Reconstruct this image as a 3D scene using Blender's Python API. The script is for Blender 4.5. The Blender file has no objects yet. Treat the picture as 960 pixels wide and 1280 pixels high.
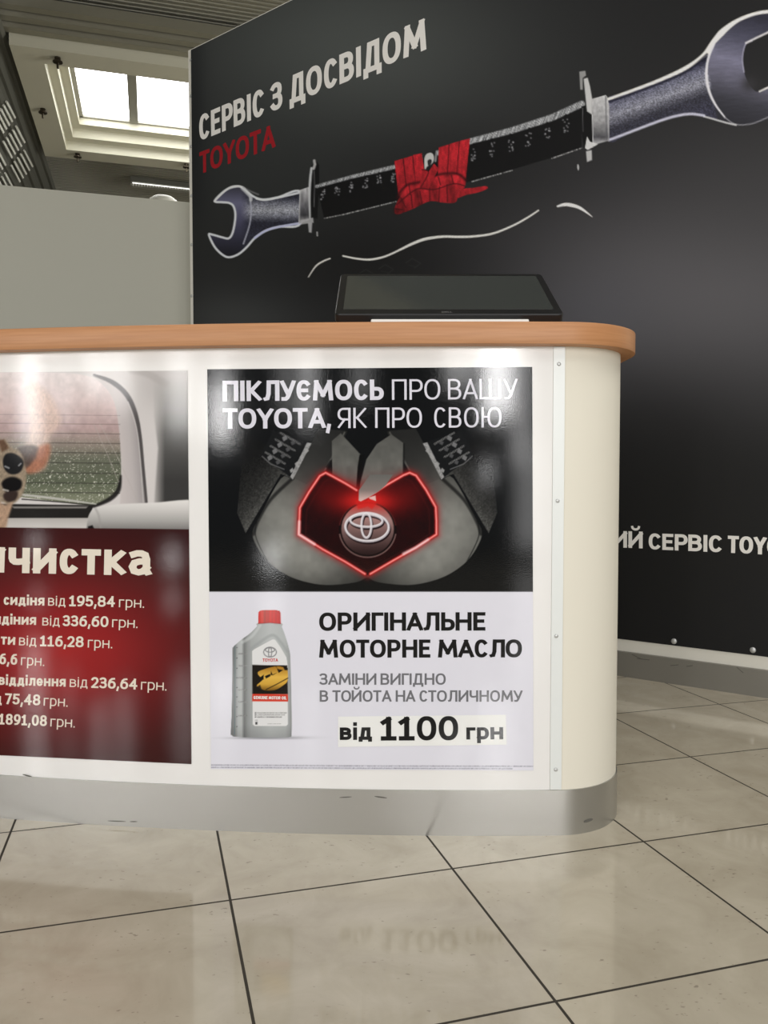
import bpy, math
import numpy as np
from mathutils import Vector, Matrix

scene = bpy.context.scene
COL = scene.collection

# ------------------------------------------------------------------ camera
FOC, EYE = 1013.0, 0.8                       # focal length in pixels of a 960 wide frame, eye height (m)
PITCH = math.atan(40 / FOC)
cam = bpy.data.cameras.new('camera')
cam.sensor_fit = 'VERTICAL'
cam.sensor_height = 36.0
cam.lens = 36.0 * FOC / 1280
cam.clip_start = 0.05
camera = bpy.data.objects.new('camera', cam)
camera.location = (0, 0, EYE)
camera.rotation_euler = (math.pi / 2 - PITCH, 0, 0)
COL.objects.link(camera)
scene.camera = camera

# ------------------------------------------------------------------ world, lights, exposure
scene.view_settings.view_transform = 'Standard'
scene.view_settings.look = 'None'
scene.view_settings.exposure = 0.0
scene.view_settings.gamma = 1.0
scene.view_settings.use_curve_mapping = False
world = bpy.data.worlds.new('world')
scene.world = world
world.use_nodes = True
bg = world.node_tree.nodes['Background']
bg.inputs['Color'].default_value = (0.93, 0.97, 1.0, 1)
bg.inputs['Strength'].default_value = 0.16


def area_light(name, loc, target, sx, sy, radiance, color=(1, 1, 1)):
    d = bpy.data.lights.new(name, 'AREA')
    d.shape = 'RECTANGLE'
    d.size, d.size_y = sx, sy
    d.energy = radiance * math.pi * sx * sy
    d.color = color
    o = bpy.data.objects.new(name, d)
    o.location = loc
    o.rotation_euler = (Vector(target) - Vector(loc)).to_track_quat('-Z', 'Y').to_euler()
    COL.objects.link(o)
    return o


# tall daylight windows of the showroom front, behind the photographer
WIN = [(-6.5, .4, 1.2, 3.4, 28), (-5.75, .3, 1.45, 3.4, 9), (-5.1, .35, 1.75, 3.4, 18), (-4.62, .3, 1.6, 3.4, 18), (-3.55, .3, 1.3, 2.4, 16),
       (-2.87, .36, 1.22, 1.8, 34), (-2.87, .3, 1.85, 3.4, 10), (-1.88, .22, 1.5, 3.4, 4), (-1.53, .26, 1.35, 3.4, 11), (-.75, .3, 1.6, 3.4, 4), (.65, .4, 1.75, 3.4, 11),
       (1.2, .42, 1.45, 2.4, 42), (1.55, .3, .95, 3.4, 8), (1.7, .45, .1, 1.2, 5), (3.0, 1.0, .3, 3.4, 7)]
for wx, ww, wz0, wz1, wl in WIN:
    area_light('window_daylight', (wx, -4.6, (wz0 + wz1) / 2), (wx, 0, (wz0 + wz1) / 2), ww, wz1 - wz0, wl,
               (1.0, 0.99, 0.985))
# added low disc lights behind the camera, making round glints on the posters
for lx, lz, lr in ((-1.48, .2, .26), (.79, .86, .16), (-2.66, .17, .2), (-4.6, .25, .2)):
    o = area_light('glint_light', (lx, -2.5, lz), (lx, 0, lz), lr, lr, 9.0)
    o.data.shape = 'DISK'
# added fill light hidden beyond the display wall, brightens ceiling and skylight surround
area_light('hall_fill', (6.5, 8.0, 2.2), (-2.0, 9.0, 4.6), 3.0, 3.0, 12.0, (1.0, 0.98, 0.92))
# added overhead area lights out of view, general fill from above
for lx, ly, ll in ((-1.5, -2.2, 3.6), (2.2, -2.2, 3.6), (2.6, .9, 6.0)):
    area_light('overhead_fill', (lx, ly, 5.0), (lx, ly, 0), 2.2, 2.2, ll, (1.0, 0.97, 0.93))

# ------------------------------------------------------------------ trace geometry (reading positions on the real surfaces)
CAM = np.array([0, 0, EYE])
FWD = np.array([0, math.cos(PITCH), -math.sin(PITCH)])
UPV = np.array([0, math.sin(PITCH), math.cos(PITCH)])


def rays(x, y):
    x = np.asarray(x, float); y = np.asarray(y, float)
    return FWD + ((x - 480) / FOC)[..., None] * np.array([1.0, 0, 0]) + ((640 - y) / FOC)[..., None] * UPV


def on_level(x, y, z):
    d = rays(x, y)
    return CAM + ((z - EYE) / d[..., 2])[..., None] * d


def on_depth(x, y, Y):
    d = rays(x, y)
    return CAM + (Y / d[..., 1])[..., None] * d


def art_of(P):
    d = np.asarray(P) - CAM
    w = d @ FWD
    return np.stack([480 + FOC * d[..., 0] / w, 640 - FOC * (d @ UPV) / w], -1)


# floor tile frame
TA = math.radians(16.08)
TO = np.array([-0.293, 1.514, 0.0])
AV = np.array([-math.sin(TA), math.cos(TA), 0.0])
DV = np.array([math.cos(TA), math.sin(TA), 0.0])


def AD(a, d, z):
    return TO + a * AV + d * DV + np.array([0, 0, z])


def to_AD(P):
    q = np.asarray(P) - TO
    return float(q @ AV), float(q @ DV)


# counter front arc
RX, RF = 0.22, 6.7
RYC = 1.796 + RF
CRX, CRR = 0.39, 0.175
CRY = RYC - math.sqrt((RF - CRR) ** 2 - (CRX - RX) ** 2)


def on_counter(x, y, off=0.0):
    d = rays(x, y)
    r = RF + off
    ox, oy = -RX, -RYC
    a = d[..., 0] ** 2 + d[..., 1] ** 2
    b = d[..., 0] * ox + d[..., 1] * oy
    c = ox * ox + oy * oy - r * r
    t = (-b - np.sqrt(b * b - a * c)) / a
    return CAM + t[..., None] * d


# display wall plane
W0 = on_level(866.0, 857.7, 0.0)
WD = np.array([1.313, -1.0, 0.0]); WD /= np.linalg.norm(WD)
WN = np.array([WD[1], -WD[0], 0.0])          # towards the viewer
if WN @ (CAM - W0) < 0:
    WN = -WN


def on_wall(x, y, off=0.0):
    d = rays(x, y)
    p0 = W0 + off * WN
    t = ((p0 - CAM) @ WN) / (d @ WN)
    return CAM + t[..., None] * d


WE = on_wall(np.array(236.0), np.array(200.0)); WE[2] = 0   # left end of the wall on the floor


def UV(u, v, off=0.0):
    return WE + np.multiply.outer(u, WD) + np.multiply.outer(v, np.array([0, 0, 1.0])) + off * WN


def to_uv(P):
    return float((P - WE) @ WD), float(P[2])


# ------------------------------------------------------------------ materials
def lin(c):
    c = np.asarray(c, float)
    return np.where(c <= 0.04045, c / 12.92, ((c + 0.055) / 1.055) ** 2.4)


def rgb(r, g, b):
    v = lin(np.array([r, g, b]) / 255)
    return (float(v[0]), float(v[1]), float(v[2]), 1.0)


def mat(name, color=None, rough=0.5, metal=0.0, coat=0.0, coat_rough=0.06, spec=0.5, attr=None, emit=None, emit_s=0.0):
    m = bpy.data.materials.new(name)
    m.use_nodes = True
    nt = m.node_tree
    b = nt.nodes['Principled BSDF']
    if color is not None:
        b.inputs['Base Color'].default_value = color
    b.inputs['Roughness'].default_value = rough
    b.inputs['Metallic'].default_value = metal
    b.inputs['Specular IOR Level'].default_value = spec
    b.inputs['Coat Weight'].default_value = coat
    b.inputs['Coat Roughness'].default_value = coat_rough
    if attr:
        a = nt.nodes.new('ShaderNodeVertexColor'); a.layer_name = attr
        nt.links.new(a.outputs['Color'], b.inputs['Base Color'])
    if emit:
        b.inputs['Emission Color'].default_value = emit
        b.inputs['Emission Strength'].default_value = emit_s
    return m


def bump(m, scale, dist, target=('Normal',), detail=2.0, stretch=(1, 1, 1)):
    nt = m.node_tree
    b = nt.nodes['Principled BSDF']
    tc = nt.nodes.new('ShaderNodeTexCoord')
    mp = nt.nodes.new('ShaderNodeMapping'); mp.inputs['Scale'].default_value = stretch
    n = nt.nodes.new('ShaderNodeTexNoise'); n.inputs['Scale'].default_value = scale; n.inputs['Detail'].default_value = detail
    bp = nt.nodes.new('ShaderNodeBump'); bp.inputs['Strength'].default_value = 1.0; bp.inputs['Distance'].default_value = dist
    nt.links.new(tc.outputs['Object'], mp.inputs['Vector'])
    nt.links.new(mp.outputs['Vector'], n.inputs['Vector'])
    nt.links.new(n.outputs['Fac'], bp.inputs['Height'])
    for t in target:
        nt.links.new(bp.outputs['Normal'], b.inputs[t])


def noise_color(m, c1, c2, scale, stretch=(1, 1, 1), detail=4.0, lo=0.35, hi=0.65, rot=(0, 0, 0)):
    nt = m.node_tree
    b = nt.nodes['Principled BSDF']
    tc = nt.nodes.new('ShaderNodeTexCoord')
    mp = nt.nodes.new('ShaderNodeMapping'); mp.inputs['Scale'].default_value = stretch; mp.inputs['Rotation'].default_value = rot
    n = nt.nodes.new('ShaderNodeTexNoise'); n.inputs['Scale'].default_value = scale; n.inputs['Detail'].default_value = detail
    r = nt.nodes.new('ShaderNodeValToRGB')
    r.color_ramp.elements[0].position = lo; r.color_ramp.elements[0].color = c1
    r.color_ramp.elements[1].position = hi; r.color_ramp.elements[1].color = c2
    nt.links.new(tc.outputs['Object'], mp.inputs['Vector'])
    nt.links.new(mp.outputs['Vector'], n.inputs['Vector'])
    nt.links.new(n.outputs['Fac'], r.inputs['Fac'])
    nt.links.new(r.outputs['Color'], b.inputs['Base Color'])
    return r


def glossy_print(m):
    bump(m, 420.0, 0.00005, ('Coat Normal',), 0.5)
    return m


M = {}
M['floor'] = mat('floor_tiles', rgb(190, 181, 162), 0.16, spec=0.5)
M['white_panel'] = glossy_print(mat('white_laminate', rgb(232, 230, 227), 0.5, coat=0.6, coat_rough=0.1, spec=0.1))
M['cream'] = mat('cream_laminate', rgb(224, 219, 204), 0.6, spec=0.25)
M['plinth'] = mat('brushed_aluminium', rgb(186, 185, 181), 0.34, metal=0.9)
bump(M['plinth'], 60, 0.0002, ('Normal',), 3, (0.05, 0.05, 1))
M['strip'] = mat('strip_metal', rgb(224, 227, 224), 0.3)
M['screw'] = mat('screw_metal', rgb(200, 201, 199), 0.4, metal=0.5)
M['scuff'] = mat('scuff', rgb(95, 93, 86), 0.8)
M['wood'] = mat('beech_edge', rough=0.42, spec=0.4)
noise_color(M['wood'], rgb(176, 124, 82), rgb(187, 135, 92), 30, (0.25, 0.25, 7), 5)
M['print'] = glossy_print(mat('poster_print', None, 0.6, coat=0.6, coat_rough=0.07, spec=0.0, attr='ink'))
M['banner'] = mat('banner_print', None, 0.55, spec=0.25, attr='ink')
M['wall_white'] = mat('white_board', rgb(226, 223, 212), 0.55)
M['baseboard'] = mat('grey_skirting', rgb(136, 133, 125), 0.45, metal=0.35)
M['partition'] = mat('grey_partition', rgb(176, 175, 162), 0.5, spec=0.3)
M['corrugated'] = mat('corrugated_metal', rgb(150, 147, 132), 0.4, metal=0.5)
M['dark_metal'] = mat('dark_corrugated_metal', rgb(112, 112, 104), 0.5, metal=0.3)
M['ceiling_white'] = mat('ceiling_white', rgb(206, 203, 184), 0.7)
M['pane'] = mat('skylight_pane', rgb(240, 240, 240), 0.4, emit=(1, 1, 1, 1), emit_s=6.0)
M['mullion'] = mat('mullion_metal', rgb(160, 158, 146), 0.5)
M['slat'] = mat('pale_slat', rgb(225, 224, 215), 0.5)
M['sprinkler'] = mat('sprinkler_metal', rgb(70, 62, 48), 0.4, metal=0.6)
M['black_plastic'] = mat('black_plastic', rgb(24, 24, 25), 0.35)
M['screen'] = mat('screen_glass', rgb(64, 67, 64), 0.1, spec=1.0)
M['white_plastic'] = mat('white_plastic', rgb(228, 226, 220), 0.5)
M['tube'] = mat('lamp_tube', rgb(240, 240, 235), 0.5, emit=(1, 1, 0.95, 1), emit_s=1.3)
M['lamp_white'] = mat('lamp_white', rgb(235, 233, 222), 0.5)
M['logo'] = mat('silver_logo', rgb(170, 170, 170), 0.3, metal=0.6)


def ink(name, c, kind='poster'):
    m = mat(name, c, 0.55, coat=0.6 if kind == 'poster' else 0.0, coat_rough=0.05, spec=0.0)
    if kind == 'poster':
        glossy_print(m)
    return m


M['ink_lilac'] = ink('lilac_white_ink', rgb(216, 214, 224))
M['ink_cream'] = ink('cream_ink', rgb(226, 216, 200))
M['ink_black'] = ink('black_ink', rgb(24, 24, 25))
M['ink_grey'] = ink('grey_ink', rgb(112, 112, 116))
M['ink_red'] = ink('red_ink', rgb(196, 48, 44))
M['ink_white'] = ink('white_ink', rgb(232, 230, 228))
M['sticker'] = ink('white_sticker_paper', rgb(233, 233, 230))
M['banner_white'] = ink('banner_white_ink', rgb(240, 237, 231), 'banner')
M['banner_red'] = ink('banner_red_ink', rgb(160, 40, 46), 'banner')


# floor tile pattern: 45 cm tiles with dark joints, in the tile frame
def build_floor_material(m):
    nt = m.node_tree
    b = nt.nodes['Principled BSDF']
    N = nt.nodes.new; K = nt.links.new
    tc = N('ShaderNodeTexCoord')
    mp = N('ShaderNodeMapping'); mp.vector_type = 'TEXTURE'
    mp.inputs['Location'].default_value = tuple(TO)
    mp.inputs['Rotation'].default_value = (0, 0, TA)
    mp.inputs['Scale'].default_value = (0.4515, 0.4425, 1)
    K(tc.outputs['Object'], mp.inputs['Vector'])
    sep = N('ShaderNodeSeparateXYZ'); K(mp.outputs['Vector'], sep.inputs[0])

    def math_(op, a, v=None):
        n = N('ShaderNodeMath'); n.operation = op
        K(a, n.inputs[0])
        if v is not None:
            if isinstance(v, (int, float)):
                n.inputs[1].default_value = v
            else:
                K(v, n.inputs[1])
        return n.outputs[0]

    edge = []
    cells = []
    for ax in ('X', 'Y'):
        s = sep.outputs[ax]
        fr = math_('FRACT', s)
        d = math_('ABSOLUTE', math_('SUBTRACT', fr, 0.5))
        edge.append(math_('GREATER_THAN', d, 0.5 - 0.0056))
        cells.append(math_('FLOOR', s))
    joint = math_('MAXIMUM', edge[0], edge[1])
    cmb = N('ShaderNodeCombineXYZ'); K(cells[0], cmb.inputs[0]); K(cells[1], cmb.inputs[1])
    wn = N('ShaderNodeTexWhiteNoise'); wn.noise_dimensions = '2D'; K(cmb.outputs[0], wn.inputs['Vector'])
    add = N('ShaderNodeVectorMath'); add.operation = 'MULTIPLY_ADD'
    K(wn.outputs['Color'], add.inputs[0]); add.inputs[1].default_value = (7, 7, 7); K(tc.outputs['Object'], add.inputs[2])
    n1 = N('ShaderNodeTexNoise'); n1.inputs['Scale'].default_value = 7; n1.inputs['Detail'].default_value = 6; n1.inputs['Roughness'].default_value = 0.6
    n1.inputs['Distortion'].default_value = 0.6
    K(add.outputs[0], n1.inputs['Vector'])
    r1 = N('ShaderNodeValToRGB')
    r1.color_ramp.elements[0].position = 0.3; r1.color_ramp.elements[0].color = rgb(174, 165, 146)
    r1.color_ramp.elements[1].position = 0.72; r1.color_ramp.elements[1].color = rgb(194, 186, 168)
    K(n1.outputs['Fac'], r1.inputs['Fac'])
    # small dark pits and streaks of the stone print
    mp2 = N('ShaderNodeMapping'); mp2.inputs['Rotation'].default_value = (0, 0, -TA); mp2.inputs['Scale'].default_value = (0.55, 1, 1)
    K(add.outputs[0], mp2.inputs['Vector'])
    n2 = N('ShaderNodeTexNoise'); n2.inputs['Scale'].default_value = 120; n2.inputs['Detail'].default_value = 2
    K(mp2.outputs['Vector'], n2.inputs['Vector'])
    n3 = N('ShaderNodeTexNoise'); n3.inputs['Scale'].default_value = 14; n3.inputs['Detail'].default_value = 1
    K(mp2.outputs['Vector'], n3.inputs['Vector'])
    r2 = N('ShaderNodeValToRGB')
    r2.color_ramp.elements[0].position = 0.70; r2.color_ramp.elements[0].color = (0, 0, 0, 1)
    r2.color_ramp.elements[1].position = 0.76; r2.color_ramp.elements[1].color = (1, 1, 1, 1)
    sm = math_('MULTIPLY_ADD', n3.outputs['Fac'], 0.25); sm.node.inputs[2].default_value = -0.125
    sm2 = math_('ADD', n2.outputs['Fac'], sm)
    K(sm2, r2.inputs['Fac'])
    f = math_('MULTIPLY', r2.outputs['Color'], 0.55)
    mx = N('ShaderNodeMixRGB'); K(f, mx.inputs['Fac']); K(r1.outputs['Color'], mx.inputs['Color1']); mx.inputs['Color2'].default_value = rgb(112, 104, 92)
    mj = N('ShaderNodeMixRGB'); K(joint, mj.inputs['Fac']); K(mx.outputs['Color'], mj.inputs['Color1']); mj.inputs['Color2'].default_value = rgb(52, 47, 38)
    K(mj.outputs['Color'], b.inputs['Base Color'])
    rr = N('ShaderNodeMapRange'); K(joint, rr.inputs['Value'])
    rr.inputs['To Min'].default_value = 0.08; rr.inputs['To Max'].default_value = 0.8
    K(rr.outputs['Result'], b.inputs['Roughness'])
    bp = N('ShaderNodeBump'); bp.invert = True; bp.inputs['Strength'].default_value = 0.5; bp.inputs['Distance'].default_value = 0.002
    K(joint, bp.inputs['Height']); K(bp.outputs['Normal'], b.inputs['Normal'])


build_floor_material(M['floor'])


# ------------------------------------------------------------------ mesh helpers
def link(name, verts, faces, material, parent=None, smooth=False, base=None):
    me = bpy.data.meshes.new(name)
    me.from_pydata([tuple(map(float, v)) for v in verts], [], faces)
    me.materials.append(material)
    if smooth:
        me.shade_smooth()
    me.update()
    o = bpy.data.objects.new(name, me)
    COL.objects.link(o)
    if parent is not None:
        o.parent = parent
        if base is None:
            base = parent.location if parent.type == 'EMPTY' else (0, 0, 0)
        if Vector(base).length > 0:
            o.matrix_parent_inverse = Matrix.Translation(-Vector(base))
    return o


def empty(name, loc):
    o = bpy.data.objects.new(name, None)
    o.location = loc
    o.empty_display_size = 0.1
    COL.objects.link(o)
    return o


def tag(o, label=None, cat=None, group=None, kind=None):
    if label: o['label'] = label
    if cat: o['category'] = cat
    if group: o['group'] = group
    if kind: o['kind'] = kind
    return o


class MB:
    def __init__(self):
        self.v = []; self.f = []

    def add(self, vs, fs):
        k = len(self.v)
        self.v += [tuple(map(float, p)) for p in vs]
        self.f += [tuple(i + k for i in q) for q in fs]

    def box(self, c, ex, ey, ez, hx, hy, hz):
        c = np.asarray(c, float); ex, ey, ez = [np.asarray(e, float) for e in (ex, ey, ez)]
        vs = [c + sx * hx * ex + sy * hy * ey + sz * hz * ez for sz in (-1, 1) for sy in (-1, 1) for sx in (-1, 1)]
        self.add(vs, [(0, 2, 3, 1), (4, 5, 7, 6), (0, 1, 5, 4), (2, 6, 7, 3), (0, 4, 6, 2), (1, 3, 7, 5)])

    def prism(self, outline, z0, z1, caps=True):
        n = len(outline)
        vs = [(p[0], p[1], z0) for p in outline] + [(p[0], p[1], z1) for p in outline]
        fs = [(i, (i + 1) % n, n + (i + 1) % n, n + i) for i in range(n)]
        if caps:
            fs += [tuple(range(n - 1, -1, -1)), tuple(range(n, 2 * n))]
        self.add(vs, fs)

    def lathe(self, c, prof, n=20, axis=(0, 0, 1)):
        ax = Vector(axis).normalized()
        e1 = ax.orthogonal().normalized(); e2 = ax.cross(e1)
        vs = []
        for r, h in prof:
            for i in range(n):
                t = 2 * math.pi * i / n
                vs.append(Vector(c) + ax * h + (e1 * math.cos(t) + e2 * math.sin(t)) * r)
        fs = []
        for k in range(len(prof) - 1):
            for i in range(n):
                fs.append((k * n + i, k * n + (i + 1) % n, (k + 1) * n + (i + 1) % n, (k + 1) * n + i))
        fs.append(tuple(range(n - 1, -1, -1)))
        fs.append(tuple((len(prof) - 1) * n + i for i in range(n)))
        self.add(vs, fs)

    def build(self, name, material, parent=None, smooth=False):
        return link(name, self.v, self.f, material, parent, smooth)


def grid_object(name, P, colors, material, parent=None, smooth=True):
    r, c = P.shape[:2]
    me = bpy.data.meshes.new(name)
    nv, nf = r * c, (r - 1) * (c - 1)
    me.vertices.add(nv)
    me.vertices.foreach_set('co', P.reshape(-1).astype(np.float32))
    idx = np.arange(nv).reshape(r, c)
    q = np.stack([idx[1:, :-1], idx[1:, 1:], idx[:-1, 1:], idx[:-1, :-1]], -1).reshape(-1)
    me.loops.add(nf * 4)
    me.loops.foreach_set('vertex_index', q.astype(np.int32))
    me.polygons.add(nf)
    me.polygons.foreach_set('loop_start', np.arange(0, nf * 4, 4, dtype=np.int32))
    me.update(calc_edges=True)
    a = me.color_attributes.new('ink', 'FLOAT_COLOR', 'POINT')
    col = np.ones((nv, 4), np.float32)
    col[:, :3] = lin(np.clip(colors, 0, 1))
    a.data.foreach_set('color', col.reshape(-1))
    me.materials.append(material)
    if smooth:
        me.shade_smooth()
    o = bpy.data.objects.new(name, me)
    COL.objects.link(o)
    if parent is not None:
        o.parent = parent
    return o


# ------------------------------------------------------------------ a small painter for printed pictures
_rng = np.random.default_rng(4)
_TAB = _rng.random((256, 256))


def vnoise(x, y):
    xi = np.floor(x).astype(int); yi = np.floor(y).astype(int)
    fx = x - xi; fy = y - yi
    fx = fx * fx * (3 - 2 * fx); fy = fy * fy * (3 - 2 * fy)
    g = lambda i, j: _TAB[(xi + i) & 255, (yi + j) & 255]
    return (g(0, 0) * (1 - fx) + g(1, 0) * fx) * (1 - fy) + (g(0, 1) * (1 - fx) + g(1, 1) * fx) * fy


def fnoise(x, y, o=3):
    s = 0; a = 0.5
    for _ in range(o):
        s = s + a * vnoise(x, y); x = x * 2.03 + 17; y = y * 2.03 + 5; a *= 0.5
    return s / (1 - 0.5 ** o)


def spline(pts, closed=False, n=7):
    p = np.asarray(pts, float); m = len(p)
    out = []
    for i in range(m if closed else m - 1):
        g = (lambda k: p[k % m]) if closed else (lambda k: p[min(max(k, 0), m - 1)])
        p0, p1, p2, p3 = g(i - 1), g(i), g(i + 1), g(i + 2)
        for t in np.linspace(0, 1, n, endpoint=False):
            out.append(0.5 * ((2 * p1) + (p2 - p0) * t + (2 * p0 - 5 * p1 + 4 * p2 - p3) * t * t + (3 * p1 - p0 - 3 * p2 + p3) * t ** 3))
    if not closed:
        out.append(p[-1])
    return np.array(out)


def ell(cx, cy, rx, ry, tilt=0, n=40, a0=0, a1=360):
    t = np.radians(np.linspace(a0, a1, n, endpoint=(a1 - a0) % 360 != 0))
    x, y = rx * np.cos(t), ry * np.sin(t)
    k = math.radians(tilt)
    return np.stack([cx + x * math.cos(k) - y * math.sin(k), cy + x * math.sin(k) + y * math.cos(k)], -1)


class Canvas:
    def __init__(self, art, base=(0, 0, 0)):
        self.A = art.reshape(-1, 2)
        self.C = np.tile(np.array(base, float) / 255, (len(self.A), 1))
        self.frame(0, 0, 1)

    def frame(self, x0, y0, s):
        """drawing coordinates: artwork = (x0, y0) + drawing / s"""
        self.x0, self.y0, self.s = x0, y0, s
        self.X = (self.A - (x0, y0)) * s

    def _near(self, P, pad):
        lo = P.min(0) - pad; hi = P.max(0) + pad
        return np.nonzero((self.X[:, 0] > lo[0]) & (self.X[:, 0] < hi[0]) & (self.X[:, 1] > lo[1]) & (self.X[:, 1] < hi[1]))[0]

    @staticmethod
    def _segd(X, a, b):
        e = b - a; w = X - a
        t = np.clip((w @ e) / max(e @ e, 1e-12), 0, 1)
        r = w - t[:, None] * e
        return (r * r).sum(1), t

    def _sd(self, X, P):
        d = np.full(len(X), 1e18); s = np.zeros(len(X), bool)
        n = len(P)
        for i in range(n):
            a, b = P[i], P[(i + 1) % n]
            dd, _ = self._segd(X, a, b)
            d = np.minimum(d, dd)
            c = (a[1] > X[:, 1]) != (b[1] > X[:, 1])
            if abs(b[1] - a[1]) > 1e-12:
                s ^= c & (X[:, 0] < (b[0] - a[0]) * (X[:, 1] - a[1]) / (b[1] - a[1]) + a[0])
        d = np.sqrt(d)
        return np.where(s, -d, d)

    def _put(self, k, al, col):
        if callable(col):
            c = np.asarray(col(self.X[k, 0], self.X[k, 1]), float)
        else:
            c = np.array(col, float)
        if c.ndim == 2 and c.shape[0] == 3 and c.shape[1] != 3:
            c = c.T
        self.C[k] = self.C[k] * (1 - al[:, None]) + (c / 255) * al[:, None]

    def fill(self, P, col, a=1.0, soft=0.6, smooth=False, n=7):
        P = spline(P, True, n) if smooth else np.asarray(P, float)
        sf = soft * self.s
        k = self._near(P, sf * 2)
        if len(k) == 0: return
        d = self._sd(self.X[k], P)
        al = np.clip(0.5 - d / (2 * sf), 0, 1)
        al = al * al * (3 - 2 * al) * (a(self.X[k, 0], self.X[k, 1]) if callable(a) else a)
        self._put(k, al, col)

    def stroke(self, P, w, col, a=1.0, soft=0.5, smooth=False, closed=False, taper=None):
        """w in drawing units; taper = (start, end) width factors"""
        P = spline(P, closed) if smooth else np.asarray(P, float)
        if closed: P = np.vstack([P, P[:1]])
        sf = soft * self.s
        k = self._near(P, w + sf * 3)
        if len(k) == 0: return
        X = self.X[k]
        d = np.full(len(k), 1e18); tt = np.zeros(len(k))
        m = len(P) - 1
        for i in range(m):
            dd, t = self._segd(X, P[i], P[i + 1])
            u = dd < d
            d = np.where(u, dd, d); tt = np.where(u, (i + t) / m, tt)
        d = np.sqrt(d)
        hw = w / 2
        if taper is not None:
            hw = hw * np.interp(tt, np.linspace(0, 1, len(taper)), taper)
        al = np.clip(0.5 - (d - hw) / (2 * sf), 0, 1)
        self._put(k, al * (a(X[:, 0], X[:, 1]) if callable(a) else a), col)

    def glow(self, P, r, col, a=1.0, closed=False):
        P = np.asarray(P, float)
        if closed: P = np.vstack([P, P[:1]])
        k = self._near(P, r * 3)
        if len(k) == 0: return
        d = np.full(len(k), 1e18)
        for i in range(len(P) - 1):
            d = np.minimum(d, self._segd(self.X[k], P[i], P[i + 1])[0])
        self._put(k, a * np.exp(-d / (r * r)), col)

    def blob(self, cx, cy, rx, ry, col, a=1.0):
        k = self._near(np.array([[cx - rx * 2.6, cy - ry * 2.6], [cx + rx * 2.6, cy + ry * 2.6]]), 0)
        if len(k) == 0: return
        e = np.exp(-(((self.X[k, 0] - cx) / rx) ** 2 + ((self.X[k, 1] - cy) / ry) ** 2))
        self._put(k, a * e, col)


def ramp(t, stops):
    xs = [s[0] for s in stops]
    return np.stack([np.interp(t, xs, [s[1][i] for s in stops]) for i in range(3)], -1)


# ------------------------------------------------------------------ stroke lettering
def EA(cx, cy, rx, ry, a0, a1, n=None, p=2.3):
    n = n or max(6, int(abs(a1 - a0) / 11))
    out = []
    for t in np.radians(np.linspace(a0, a1, n + 1)):
        c, s = math.cos(t), math.sin(t)
        out.append((cx + rx * math.copysign(abs(c) ** (2 / p), c), cy + ry * math.copysign(abs(s) ** (2 / p), s)))
    return out


def bowl(x0, y0, y1, xr=1.0):
    """right-hand bowl from (x0,y1) round to (x0,y0)"""
    r = min(0.5, xr - x0)
    return [(x0, y1)] + EA(xr - r, (y0 + y1) / 2, r, (y1 - y0) / 2, 90, -90, 12) + [(x0, y0)]


def flipx(P):
    return [(1 - x, y) for x, y in P]


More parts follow.
